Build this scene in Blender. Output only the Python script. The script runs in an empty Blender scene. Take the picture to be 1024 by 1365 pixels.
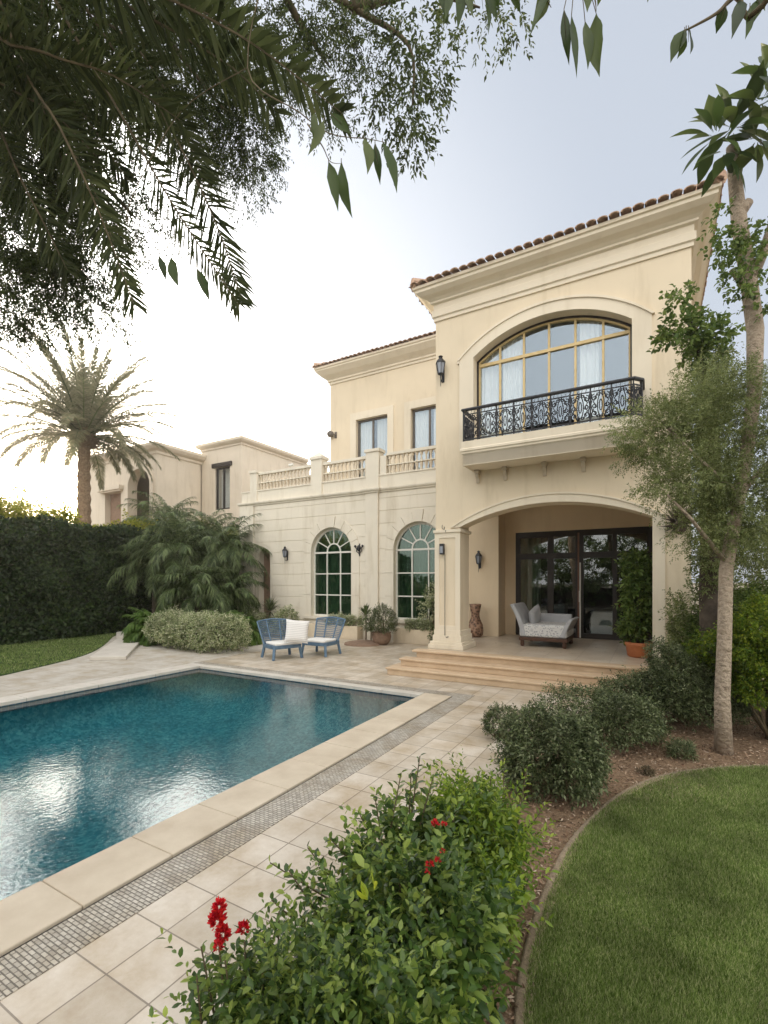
import bpy, math, random
import numpy as np
from mathutils import Vector, Matrix
from mathutils.geometry import tessellate_polygon
R = math.radians
sc = bpy.context.scene
C = sc.collection
rng = np.random.default_rng(7)
random.seed(5)

# ------------------------------------------------------------------ camera
HC = 2.0                      # eye height
FPX = 627.5                   # focal length in px of a 1024 wide picture
cam = bpy.data.cameras.new('camera')
camo = bpy.data.objects.new('camera', cam); C.objects.link(camo)
camo.location = (0, 0, HC); camo.rotation_euler = (R(90), 0, 0)
cam.sensor_fit = 'HORIZONTAL'; cam.sensor_width = 36; cam.lens = 36*FPX/1024
cam.shift_y = 92.5/1024; cam.clip_start = 0.05; cam.clip_end = 3000
sc.camera = camo

# ------------------------------------------------------------------ world + sun
SUN_AZ, SUN_EL = -30.6, 6.9    # degrees, azimuth from +Y towards +X
sd = Vector((math.sin(R(SUN_AZ))*math.cos(R(SUN_EL)), math.cos(R(SUN_AZ))*math.cos(R(SUN_EL)), math.sin(R(SUN_EL))))
world = bpy.data.worlds.new('World'); sc.world = world; world.use_nodes = True
wn, wl = world.node_tree.nodes, world.node_tree.links
bg = wn['Background']; bg.inputs['Strength'].default_value = 0.1
sky = wn.new('ShaderNodeTexSky'); sky.sky_type = 'NISHITA'; sky.sun_disc = False
sky.sun_elevation = R(SUN_EL); sky.sun_rotation = R(SUN_AZ)
sky.air_density = 1.0; sky.dust_density = 3.0; sky.ozone_density = 1.0
hsv = wn.new('ShaderNodeHueSaturation'); hsv.inputs['Saturation'].default_value = 0.55
wl.new(sky.outputs[0], hsv.inputs['Color'])
tc = wn.new('ShaderNodeTexCoord')
def wdot(v, p0, p1, col, k):
    d = wn.new('ShaderNodeVectorMath'); d.operation = 'DOT_PRODUCT'
    nrm = wn.new('ShaderNodeVectorMath'); nrm.operation = 'NORMALIZE'
    wl.new(tc.outputs['Generated'], nrm.inputs[0]); wl.new(nrm.outputs[0], d.inputs[0])
    d.inputs[1].default_value = Vector(v).normalized()
    m = wn.new('ShaderNodeMapRange'); m.interpolation_type = 'SMOOTHSTEP'
    m.inputs['From Min'].default_value = p0; m.inputs['From Max'].default_value = p1
    wl.new(d.outputs['Value'], m.inputs['Value'])
    s = wn.new('ShaderNodeVectorMath'); s.operation = 'SCALE'
    s.inputs[0].default_value = (col[0]*k, col[1]*k, col[2]*k); wl.new(m.outputs[0], s.inputs['Scale'])
    return s.outputs[0]
def wadd(a, b):
    s = wn.new('ShaderNodeVectorMath'); s.operation = 'ADD'; wl.new(a, s.inputs[0]); wl.new(b, s.inputs[1]); return s.outputs[0]
thin = wdot((0, 0, 1), -1.2, -1.1, (0.84, 0.92, 1.06), 5.9)            # thin even veil of cloud
back = wdot((0.1, -1, 0.55), -0.1, 1.0, (1.0, 0.94, 0.84), 20)        # warm sky lift added behind the viewer to brighten the villa front
glow = wdot(sd, 0.90, 1.0, (1.0, 0.80, 0.45), 14)
glow2 = wdot(sd, 0.5, 1.0, (1.0, 0.95, 0.87), 5)
veil = wdot((-0.66, 1.0, 0.64), 0.95, 1.0, (1.0, 0.96, 0.90), 50)   # thin cloud lit by the low sun
glow3 = wdot(sd, 0.9965, 0.9999, (1.0, 0.80, 0.45), 260)
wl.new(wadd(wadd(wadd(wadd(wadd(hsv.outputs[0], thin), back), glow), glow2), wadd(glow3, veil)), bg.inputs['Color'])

sl = bpy.data.lights.new('sun', 'SUN'); sl.energy = 4.5; sl.angle = R(0.6); sl.color = (1.0, 0.86, 0.66)
so = bpy.data.objects.new('sun', sl); C.objects.link(so)
so.rotation_euler = (-sd).to_track_quat('-Z', 'Y').to_euler(); so.location = (-10, 20, 12)
sc.view_settings.view_transform = 'Standard'; sc.view_settings.look = 'None'
sc.view_settings.exposure = 0.0; sc.view_settings.gamma = 1.0
sc.cycles.max_bounces = 8; sc.cycles.transparent_max_bounces = 12; sc.cycles.diffuse_bounces = 4

# ------------------------------------------------------------------ frames
TH = math.atan2(-358.0, 627.5)            # turn of the house axes: a runs right along its front, b runs into it
ca, sa = math.cos(TH), math.sin(TH)
def W(a, b, z=0.0): return Vector((a*ca - b*sa, a*sa + b*ca, z))
def L(X, Y): return (X*ca + Y*sa, -X*sa + Y*ca)
def P(px, py, Y): return Vector(((px-512)/FPX*Y, Y, HC + (775-py)/FPX*Y))

# ------------------------------------------------------------------ object helpers
def props(o, label=None, cat=None, group=None, kind=None):
    if label: o['label'] = label
    if cat: o['category'] = cat
    if group: o['group'] = group
    if kind: o['kind'] = kind
    return o
def thing(name, label, cat, loc, rz=0, group=None):
    o = bpy.data.objects.new(name, None); C.objects.link(o)
    o.location = loc; o.rotation_euler = (0, 0, rz); o.empty_display_size = .2
    return props(o, label, cat, group)
def copy_tree(o, parent=None):
    c = o.copy(); C.objects.link(c); c.parent = parent
    for ch in list(o.children): copy_tree(ch, c)
    return c
def link(name, me, m, parent=None, loc=(0, 0, 0), rz=0, smooth=False, bevel=0, seg=2):
    if m: me.materials.append(m)
    o = bpy.data.objects.new(name, me); C.objects.link(o)
    o.parent = parent; o.location = loc; o.rotation_euler = (0, 0, rz)
    if smooth: me.polygons.foreach_set('use_smooth', np.ones(len(me.polygons), dtype=bool))
    if bevel:
        b = o.modifiers.new('bevel', 'BEVEL'); b.width = bevel; b.segments = seg; b.limit_method = 'ANGLE'; b.angle_limit = R(40)
    return o

class MB:
    """collects geometry; off is subtracted from every vertex"""
    def __init__(s, off=(0, 0, 0)): s.v = []; s.f = []; s.off = Vector(off)
    def add(s, vs, fs):
        n = len(s.v); s.v += [Vector(p) - s.off for p in vs]; s.f += [[i+n for i in f] for f in fs]; return s
    def box(s, x0, x1, y0, y1, z0, z1):
        return s.add([(x0,y0,z0),(x1,y0,z0),(x1,y1,z0),(x0,y1,z0),(x0,y0,z1),(x1,y0,z1),(x1,y1,z1),(x0,y1,z1)],
                     [(0,3,2,1),(4,5,6,7),(0,1,5,4),(1,2,6,5),(2,3,7,6),(3,0,4,7)])
    def bar(s, p, q, w, h=None, up=(0, 0, 1)):
        p, q = Vector(p), Vector(q); h = h or w; d = (q-p).normalized(); u = Vector(up)
        if abs(d.dot(u)) > .99: u = Vector((0, 1, 0))
        x = d.cross(u).normalized()*w/2; y = x.cross(d).normalized()*h/2
        vs = [p-x-y, p+x-y, p+x+y, p-x+y, q-x-y, q+x-y, q+x+y, q-x+y]
        return s.add(vs, [(0,1,2,3),(7,6,5,4),(4,5,1,0),(5,6,2,1),(6,7,3,2),(7,4,0,3)])
    def tube(s, pts, rad, n=8, cap=True):
        pts = [Vector(p) for p in pts]; m = len(pts)
        if not hasattr(rad, '__len__'): rad = [rad]*m
        vs = []; ref = None
        for i, p in enumerate(pts):
            d = (pts[min(i+1, m-1)] - pts[max(i-1, 0)]).normalized()
            if ref is None: ref = Vector((0, 0, 1)) if abs(d.z) < .9 else Vector((1, 0, 0))
            x = d.cross(ref).normalized(); y = x.cross(d).normalized(); ref = y if abs(y.dot(d)) < .99 else ref
            for k in range(n):
                t = 2*math.pi*k/n; vs.append(p + (x*math.cos(t) + y*math.sin(t))*rad[i])
        fs = [(i*n+k, i*n+(k+1) % n, (i+1)*n+(k+1) % n, (i+1)*n+k) for i in range(m-1) for k in range(n)]
        if cap: fs += [tuple(reversed(range(n))), tuple(range((m-1)*n, m*n))]
        return s.add(vs, fs)
    def lathe(s, prof, n=16, c=(0, 0, 0)):
        vs = [(c[0]+r*math.cos(2*math.pi*k/n), c[1]+r*math.sin(2*math.pi*k/n), c[2]+z) for r, z in prof for k in range(n)]
        fs = [(i*n+k, i*n+(k+1) % n, (i+1)*n+(k+1) % n, (i+1)*n+k) for i in range(len(prof)-1) for k in range(n)]
        fs += [tuple(reversed(range(n))), tuple(range((len(prof)-1)*n, len(prof)*n))]
        return s.add(vs, fs)
    def prism(s, outer, holes, y0, y1, axis='b'):
        """2D outline (u,z) with holes, extruded from y0 to y1 along b (axis b), a (axis a) or z (axis z)"""
        def mp(u, z, y):
            return (u, y, z) if axis == 'b' else ((y, u, z) if axis == 'a' else (u, z, y))
        rings = [outer] + holes
        flat = [p for r in rings for p in r]
        tris = tessellate_polygon([[Vector((p[0], p[1], 0)) for p in r] for r in rings])
        n = len(flat); vs = [mp(p[0], p[1], y0) for p in flat] + [mp(p[0], p[1], y1) for p in flat]
        fs = []
        for t in tris:
            a, b, c = (flat[i] for i in t)
            if (b[0]-a[0])*(c[1]-a[1]) - (b[1]-a[1])*(c[0]-a[0]) < 0: t = tuple(reversed(t))
            fs.append(tuple(t)); fs.append(tuple(i+n for i in reversed(t)))
        k = 0
        for ri, r in enumerate(rings):
            ar = sum(r[i][0]*r[(i+1) % len(r)][1] - r[(i+1) % len(r)][0]*r[i][1] for i in range(len(r)))
            for i in range(len(r)):
                a, b = k+i, k+(i+1) % len(r)
                q = (b, a, a+n, b+n)
                if (ar > 0) != (ri == 0): q = tuple(reversed(q))
                fs.append(q)
            k += len(r)
        return s.add(vs, fs)
    def sweep(s, prof, path, closed=False):
        """prof: list of (out, z) ; path: list of (a, b) ; mitred corners, out is to the right-hand side of travel"""
        m = len(path); vs = []; np_ = len(prof)
        for i in range(m):
            p = Vector(path[i])
            d0 = (p - Vector(path[i-1])).normalized() if (i > 0 or closed) else None
            d1 = (Vector(path[(i+1) % m]) - p).normalized() if (i < m-1 or closed) else None
            d0 = d0 or d1; d1 = d1 or d0
            n0, n1 = Vector((d0.y, -d0.x)), Vector((d1.y, -d1.x))
            mt = (n0+n1); mt = mt / max(1e-6, mt.dot(n0))
            for o, z in prof: vs.append((p.x+mt.x*o, p.y+mt.y*o, z))
        fs = []
        for i in range(m if closed else m-1):
            j = (i+1) % m
            for k in range(np_-1): fs.append((i*np_+k, j*np_+k, j*np_+k+1, i*np_+k+1))
        if not closed: fs += [tuple(reversed(range(np_))), tuple(range((m-1)*np_, m*np_))]
        return s.add(vs, fs)
    def build(s, name, m, parent=None, loc=(0, 0, 0), rz=0, smooth=False, bevel=0, seg=2):
        me = bpy.data.meshes.new(name); me.from_pydata([tuple(v) for v in s.v], [], s.f); me.update()
        return link(name, me, m, parent, loc, rz, smooth, bevel, seg)

def arc(c, hw, zs, rise, n=20):
    Rr = (hw*hw + rise*rise)/(2*rise); cz = zs + rise - Rr; t = math.asin(min(1, hw/Rr))
    if rise > hw: t = math.pi - t
    return [(c + Rr*math.sin(-t + 2*t*i/n), cz + Rr*math.cos(-t + 2*t*i/n)) for i in range(n+1)]
def arch_ring(c, hw, z0, zs, rise, n=20):      # closed loop, anticlockwise
    return [(c-hw, z0), (c+hw, z0)] + list(reversed(arc(c, hw, zs, rise, n)))
def rect(x0, x1, z0, z1): return [(x0, z0), (x1, z0), (x1, z1), (x0, z1)]

# ------------------------------------------------------------------ foliage helpers (numpy)
def unit(v): return v/np.maximum(1e-9, np.linalg.norm(v, axis=-1, keepdims=True))
class FB:
    def __init__(s, off=(0, 0, 0)): s.V = []; s.Q = []; s.T = []; s.n = 0; s.off = np.array(off, dtype=float)
    def push(s, V, Q=None, T=None):
        if Q is not None and len(Q): s.Q.append(Q + s.n)
        if T is not None and len(T): s.T.append(T + s.n)
        s.V.append(V - s.off); s.n += len(V)
    def leaves(s, p, d, nrm, Ln, Wd, kind='q', droop=0.15, fold=0.25):
        n = len(p)
        if n == 0: return
        d = unit(d); side = unit(np.cross(d, nrm)); up = np.cross(side, d)
        Ln = np.broadcast_to(Ln, (n,)).reshape(n, 1); Wd = np.broadcast_to(Wd, (n,)).reshape(n, 1)
        dn = np.array([0, 0, -1.0])
        if kind == 'q':
            V = np.stack([p, p + d*Ln*.45 + side*Wd*.5 + up*Wd*fold, p + d*Ln + dn*droop*Ln, p + d*Ln*.45 - side*Wd*.5 + up*Wd*fold], 1).reshape(-1, 3)
            s.push(V, Q=(np.arange(n)[:, None]*4 + np.arange(4)))
        elif kind == 'l':      # folded, curved leaf: 8 verts, 2 quads + 4 tris
            m1 = p + d*Ln*.33 + dn*droop*Ln*.1; m2 = p + d*Ln*.68 + dn*droop*Ln*.42; tp = p + d*Ln + dn*droop*Ln
            V = np.stack([p, m1, m2, tp, m1+side*Wd*.46+up*Wd*fold, m2+side*Wd*.42+up*Wd*fold, m1-side*Wd*.46+up*Wd*fold, m2-side*Wd*.42+up*Wd*fold], 1).reshape(-1, 3)
            b = np.arange(n)[:, None]*8
            s.push(V, Q=np.concatenate([b+np.array([1, 2, 5, 4]), b+np.array([1, 6, 7, 2])]),
                   T=np.concatenate([b+np.array([0, 1, 4]), b+np.array([2, 3, 5]), b+np.array([0, 6, 1]), b+np.array([2, 7, 3])]))
        elif kind == 's':      # two segment strap with droop
            m1 = p + d*Ln*.5 + dn*droop*Ln*.25; tp = p + d*Ln + dn*droop*Ln
            V = np.stack([p-side*Wd*.3, p+side*Wd*.3, m1+side*Wd*.5, m1-side*Wd*.5, tp], 1).reshape(-1, 3)
            b = np.arange(n)[:, None]*5
            s.push(V, Q=b+np.array([0, 1, 2, 3]), T=b+np.array([3, 2, 4]))
        elif kind == 't':
            V = np.stack([p-side*Wd*.5, p+side*Wd*.5, p+d*Ln], 1).reshape(-1, 3)
            s.push(V, T=np.arange(n)[:, None]*3 + np.arange(3))
    def build(s, name, m, parent=None, loc=(0, 0, 0), smooth=False):
        V = np.concatenate(s.V); Q = np.concatenate(s.Q) if s.Q else np.zeros((0, 4), int); T = np.concatenate(s.T) if s.T else np.zeros((0, 3), int)
        me = bpy.data.meshes.new(name); me.vertices.add(len(V)); me.vertices.foreach_set('co', V.astype(np.float32).ravel())
        nl = len(Q)*4 + len(T)*3; me.loops.add(nl)
        me.loops.foreach_set('vertex_index', np.concatenate([Q.ravel(), T.ravel()]).astype(np.int32))
        me.polygons.add(len(Q)+len(T))
        ls = np.concatenate([np.arange(len(Q))*4, len(Q)*4 + np.arange(len(T))*3]); lt = np.concatenate([np.full(len(Q), 4), np.full(len(T), 3)])
        me.polygons.foreach_set('loop_start', ls.astype(np.int32)); me.polygons.foreach_set('loop_total', lt.astype(np.int32))
        me.update(calc_edges=True); me.validate()
        return link(name, me, m, parent, loc, 0, smooth)
def rdir(n, zmin=-1.0):
    z = rng.uniform(zmin, 1, n); t = rng.uniform(0, 2*math.pi, n); r = np.sqrt(np.maximum(0, 1-z*z))
    return np.stack([r*np.cos(t), r*np.sin(t), z], 1)
def lump(d, k, amp, fr=3.0, seed=0):
    g = np.random.default_rng(seed); o = np.ones(len(d))
    for _ in range(k):
        w = g.normal(size=3)*fr; o += amp/math.sqrt(k)*np.cos(d@w + g.uniform(0, 6.3))*1.4
    return o
def blob(fb, c, r, nt, tl, nl, LL, LW, kind='q', zmin=-.5, upb=.35, spread=.9, lumpy=.18, fr=3.2, seed=None, inner=.5, droop=.15, fold=.2, jit=.3):
    """twigs over a lumpy ellipsoid, each with nl leaves"""
    seed = int(rng.integers(1e6)) if seed is None else seed
    c = np.array(c, float); r = np.array(r, float)
    d = rdir(nt, zmin); k = lump(d, 7, lumpy, fr, seed)*rng.uniform(inner, 1, nt)**.45
    p0 = c + d*r*k[:, None]
    g = unit(d/r*r.mean()*.8 + np.array([0, 0, upb]) + rng.normal(size=(nt, 3))*jit)
    tlv = tl*rng.uniform(.5, 1.25, nt)
    t = (np.arange(nl)+.5)/nl
    pp = p0[:, None] + g[:, None]*(tlv[:, None]*t)[:, :, None]
    ph = np.arange(nl)*2.4 + rng.uniform(0, 6.3, nt)[:, None]
    x = unit(np.cross(g, rdir(nt))); y = np.cross(g, x)
    perp = x[:, None]*np.cos(ph)[:, :, None] + y[:, None]*np.sin(ph)[:, :, None]
    w = (spread*(1.15-.6*t))[None, :, None]
    ld = g[:, None]*.55 + perp*w
    pp = pp.reshape(-1, 3); ld = ld.reshape(-1, 3)
    nm = unit(np.array([0, 0, 1.0]) + rng.normal(size=(len(pp), 3))*.55)
    sz = rng.uniform(.5, 1.25, len(pp))
    fb.leaves(pp, ld, nm, LL*sz, LW*sz, kind, droop, fold)
    return p0, g, tlv
def stems(c, tops, r0, r1, name, m, parent, n=5, bow=.15, off=(0, 0, 0)):
    mb = MB(off)
    for q in tops:
        q = Vector(q); p = Vector(c) + Vector((random.uniform(-.05, .05), random.uniform(-.05, .05), 0))
        mid = (p+q)/2 + Vector((random.uniform(-bow, bow), random.uniform(-bow, bow), 0))*(q-p).length
        mb.tube([p, p.lerp(mid, .5)*.5+mid.lerp(p, .5)*.5, mid, mid.lerp(q, .5), q], [r0, r0*.85, (r0+r1)/2, r1*1.3, r1], n)
    return mb.build(name, m, parent, smooth=True)
def frond(fb, mbr, base, az, el, ln, droop, nlf, ll, lw, kind='s', vee=.5, rr=.012, ldroop=.25, tipf=.35, start=.18, jit=.08, twist=0):
    """a feather palm leaf: curved rachis + two rows of leaflets"""
    h = np.array([math.cos(az), math.sin(az), 0]); N = 14
    pts = [np.array(base, float)]; e = el
    for i in range(N):
        e = el - droop*((i+1)/N)**1.5
        pts.append(pts[-1] + (h*math.cos(e) + np.array([0, 0, math.sin(e)]))*ln/N)
    pts = np.array(pts)
    if mbr is not None: mbr.tube([tuple(q) for q in pts[::2]], [rr*(1-.8*i/7) for i in range(8)], 5)
    t = start + (1-start)*(np.arange(nlf)+.5)/nlf; x = t*N; i0 = np.clip(x.astype(int), 0, N-1)
    p = pts[i0] + (pts[i0+1]-pts[i0])*(x-i0)[:, None]; tg = unit(pts[i0+1]-pts[i0])
    sd_ = unit(np.cross(tg, np.array([0, 0, 1.0]))); up = np.cross(sd_, tg)
    L_ = ll*np.interp(t, [start, start+.15, .6, 1], [.6, 1, .9, tipf])
    if twist:
        ct, st = math.cos(twist), math.sin(twist); sd_, up = sd_*ct + up*st, up*ct - sd_*st
    for s_ in (-1, 1):
        fw = np.interp(t, [start, 1], [.55, 1.6])[:, None]
        ld = sd_*s_ + tg*fw + up*vee*rng.uniform(.2, 1, (nlf, 1)) + rng.normal(size=(nlf, 3))*jit
        fb.leaves(p, ld, up + rng.normal(size=(nlf, 3))*.25, L_*rng.uniform(.85, 1.1, nlf), lw, kind, ldroop, 0.1)

# ------------------------------------------------------------------ materials
def nmat(name):
    m = bpy.data.materials.new(name); m.use_nodes = True; n, l = m.node_tree.nodes, m.node_tree.links
    return m, n, l, n['Principled BSDF']
def ramp(n, l, src, stops):
    r = n.new('ShaderNodeValToRGB'); l.new(src, r.inputs[0]); e = r.color_ramp.elements
    while len(e) < len(stops): e.new(.5)
    for i, (p, c) in enumerate(stops): e[i].position = p; e[i].color = (*c, 1)
    return r.outputs[0]
def noise(n, l, scale, detail=5, rough=.6, vec=None, co='Object'):
    t = n.new('ShaderNodeTexNoise'); t.inputs['Scale'].default_value = scale; t.inputs['Detail'].default_value = detail; t.inputs['Roughness'].default_value = rough
    if vec is None: tcn = n.new('ShaderNodeTexCoord'); vec = tcn.outputs[co]
    l.new(vec, t.inputs['Vector']); return t.outputs[0]
def addbump(n, l, b, h, st, dist):
    bp = n.new('ShaderNodeBump'); bp.inputs['Strength'].default_value = st; bp.inputs['Distance'].default_value = dist
    l.new(h, bp.inputs['Height']); l.new(bp.outputs[0], b.inputs['Normal']); return bp
def mixc(n, l, f, a, b, mode='MIX'):
    mx = n.new('ShaderNodeMix'); mx.data_type = 'RGBA'; mx.blend_type = mode
    for s, v in ((mx.inputs[0], f), (mx.inputs[6], a), (mx.inputs[7], b)):
        if hasattr(v, 'links'): l.new(v, s)
        else: s.default_value = v if not isinstance(v, tuple) else (*v, 1)
    return mx.outputs[2]
def plain(name, c1, c2, scale=3, rough=.8, bump=.2, bs=60, bd=.004, spec=.4, metal=0, c3=None):
    m, n, l, b = nmat(name)
    st = [(.3, c1), (.7, c2)] if c3 is None else [(.25, c1), (.5, c2), (.75, c3)]
    l.new(ramp(n, l, noise(n, l, scale), st), b.inputs['Base Color'])
    b.inputs['Roughness'].default_value = rough; b.inputs['Specular IOR Level'].default_value = spec; b.inputs['Metallic'].default_value = metal
    if bump: addbump(n, l, b, noise(n, l, bs, 4), bump, bd)
    return m
def leafmat(name, cols, trans=.35, rough=.45, spec=.3, tcol=1.6):
    m, n, l, b = nmat(name)
    g = n.new('ShaderNodeNewGeometry'); ri = g.outputs['Random Per Island']
    k = len(cols); c = ramp(n, l, ri, [(i/max(1, k-1), cc) for i, cc in enumerate(cols)])
    nz = noise(n, l, 2.2, 2)
    vr = n.new('ShaderNodeMapRange'); l.new(nz, vr.inputs[0]); vr.inputs[1].default_value = .3; vr.inputs[2].default_value = .7; vr.inputs[3].default_value = .72; vr.inputs[4].default_value = 1.25
    hv = n.new('ShaderNodeHueSaturation'); l.new(c, hv.inputs['Color']); l.new(vr.outputs[0], hv.inputs['Value'])
    l.new(hv.outputs[0], b.inputs['Base Color']); b.inputs['Roughness'].default_value = rough; b.inputs['Specular IOR Level'].default_value = spec
    t = n.new('ShaderNodeBsdfTranslucent'); h2 = n.new('ShaderNodeHueSaturation'); h2.inputs['Hue'].default_value = .485; h2.inputs['Value'].default_value = tcol
    l.new(hv.outputs[0], h2.inputs['Color']); l.new(h2.outputs[0], t.inputs['Color'])
    mx = n.new('ShaderNodeMixShader'); mx.inputs[0].default_value = trans
    l.new(b.outputs[0], mx.inputs[1]); l.new(t.outputs[0], mx.inputs[2]); l.new(mx.outputs[0], n['Material Output'].inputs['Surface'])
    return m
def stucco(name, base, streak=(.74, .70, .63), k=.22):
    m, n, l, b = nmat(name)
    t = n.new('ShaderNodeTexCoord'); mp = n.new('ShaderNodeMapping'); mp.inputs['Scale'].default_value = (2.2, 2.2, .35); l.new(t.outputs['Object'], mp.inputs[0])
    s1 = noise(n, l, 1.6, 6, .65, mp.outputs[0]); s2 = noise(n, l, .7, 5, .6)
    dk = tuple(x*s for x, s in zip(base, streak)); lt = tuple(min(.9, x*1.07) for x in base)
    c = ramp(n, l, s2, [(.3, tuple(x*.95 for x in base)), (.7, lt)])
    f = n.new('ShaderNodeMapRange'); l.new(s1, f.inputs[0]); f.inputs[1].default_value = .52; f.inputs[2].default_value = .75; f.inputs[3].default_value = 0; f.inputs[4].default_value = k*2.5
    c = mixc(n, l, f.outputs[0], c, dk)
    sx = n.new('ShaderNodeSeparateXYZ'); l.new(t.outputs['Object'], sx.inputs[0])      # rain splash dirt near the ground
    hz = n.new('ShaderNodeMath'); hz.operation = 'MULTIPLY_ADD'; l.new(noise(n, l, 3.5, 6, .7), hz.inputs[0]); hz.inputs[1].default_value = 1.3; l.new(sx.outputs[2], hz.inputs[2])
    g2 = n.new('ShaderNodeMapRange'); l.new(hz.outputs[0], g2.inputs[0]); g2.inputs[1].default_value = .55; g2.inputs[2].default_value = 1.25; g2.inputs[3].default_value = .38; g2.inputs[4].default_value = 0
    l.new(mixc(n, l, g2.outputs[0], c, (.36, .29, .22)), b.inputs['Base Color'])
    b.inputs['Roughness'].default_value = .85; b.inputs['Specular IOR Level'].default_value = .25
    addbump(n, l, b, noise(n, l, 90, 4), .25, .004); return m
def glassmat(name, tint, ior=1.6, gl=1.0, rough=.01, wav=.0, add=0.0):
    m, n, l, b = nmat(name); n.remove(b)
    tr = n.new('ShaderNodeBsdfTransparent'); tr.inputs[0].default_value = (*tint, 1)
    g = n.new('ShaderNodeBsdfGlossy'); g.inputs['Roughness'].default_value = rough; g.inputs[0].default_value = ((gl, gl, gl, 1) if not isinstance(gl, tuple) else (*gl, 1))
    lw = n.new('ShaderNodeLayerWeight'); lw.inputs[0].default_value = .5
    pw = n.new('ShaderNodeMath'); pw.operation = 'POWER'; l.new(lw.outputs['Facing'], pw.inputs[0]); pw.inputs[1].default_value = 4.0
    f0 = ((ior-1)/(ior+1))**2; fr = n.new('ShaderNodeMapRange'); l.new(pw.outputs[0], fr.inputs[0]); fr.inputs[3].default_value = f0*.7; fr.inputs[4].default_value = 1
    mx = n.new('ShaderNodeMixShader'); l.new(fr.outputs[0], mx.inputs[0]); l.new(tr.outputs[0], mx.inputs[1]); l.new(g.outputs[0], mx.inputs[2])
    if wav:
        bp = n.new('ShaderNodeBump'); bp.inputs['Strength'].default_value = wav; bp.inputs['Distance'].default_value = .02
        l.new(noise(n, l, 1.5, 2), bp.inputs['Height']); l.new(bp.outputs[0], g.inputs['Normal'])
    l.new(mx.outputs[0], n['Material Output'].inputs['Surface']); return m

M = {}
M['cream'] = stucco('cream_stucco', (.70, .595, .44))
M['cream_warm'] = stucco('warm_cream_stucco', (.68, .545, .375), k=.1)
M['cream_trim'] = stucco('cream_trim', (.72, .635, .50), k=.16)
M['pale'] = stucco('pale_stone_render', (.71, .65, .54), k=.26)
M['far_wall'] = stucco('far_stucco', (.66, .58, .47))
M['terr'] = plain('terracotta_tile', (.24, .13, .085), (.46, .32, .23), 11, .9, .6, 30, .01, c3=(.35, .21, .14))
M['iron'] = plain('black_iron', (.012, .013, .016), (.03, .03, .035), 20, .45, .1, 80, .001)
M['gold'] = plain('brass_frame', (.55, .40, .17), (.66, .50, .25), 12, .45, .1, 60, .001, spec=.5)
M['darkframe'] = plain('dark_frame', (.018, .013, .011), (.03, .022, .018), 10, .4, .05, 60, .001)
M['greyframe'] = plain('bronze_grey_frame', (.10, .085, .07), (.15, .13, .11), 10, .5, .05, 60, .001)
M['whiteframe'] = plain('white_frame', (.62, .60, .54), (.72, .70, .64), 10, .5, .05, 60, .001)
M['redwood'] = plain('brown_frame', (.13, .055, .03), (.2, .09, .05), 14, .5, .1, 60, .001)
M['wood'] = plain('dark_wood', (.05, .022, .012), (.10, .045, .025), 14, .45, .2, 60, .002)
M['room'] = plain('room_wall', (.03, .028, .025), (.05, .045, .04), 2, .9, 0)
M['curtain'] = plain('white_curtain', (.82, .82, .80), (.88, .88, .86), 3, .9, 0)
M['green_curtain'] = plain('green_curtain', (.26, .30, .16), (.36, .40, .24), 3, .9, 0)
M['dull_curtain'] = plain('dull_green_curtain', (.06, .10, .07), (.10, .15, .10), 2, .9, 0)
M['glass'] = glassmat('window_glass', (.62, .68, .70), 2.3, .9, .01, .06)
M['skyglass'] = glassmat('reflective_glass', (.90, .91, .90), 2.7, (.70, .82, .95), .02, .06)
M['greenglass'] = glassmat('green_glass', (.66, .78, .70), 2.1, (.80, .92, .86), .01, .10)
M['blue'] = plain('blue_paint', (.07, .125, .19), (.12, .19, .27), 8, .5, .1, 60, .002)
M['white_cloth'] = plain('white_cloth', (.72, .70, .66), (.80, .78, .74), 6, .9, .3, 120, .003)
M['grey_cloth'] = plain('grey_cloth', (.36, .36, .37), (.44, .44, .45), 6, .9, .3, 200, .002)
M['bark'] = plain('pale_bark', (.17, .12, .08), (.40, .32, .24), 11, .9, 1, 22, .05, c3=(.29, .22, .155))
M['palmbark'] = plain('palm_bark', (.16, .10, .06), (.34, .24, .15), 12, .95, 1, 18, .05)
M['darkbark'] = plain('dark_bark', (.05, .038, .028), (.12, .09, .065), 8, .9, .8, 22, .02)
M['twig'] = plain('twig', (.08, .06, .035), (.14, .11, .06), 8, .9, .3, 40, .004)
M['pot'] = plain('terracotta_pot', (.36, .11, .04), (.50, .18, .07), 5, .7, .2, 60, .003)
M['brick'] = plain('brown_brick', (.20, .13, .09), (.30, .20, .14), 9, .9, .4, 20, .01)

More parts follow.
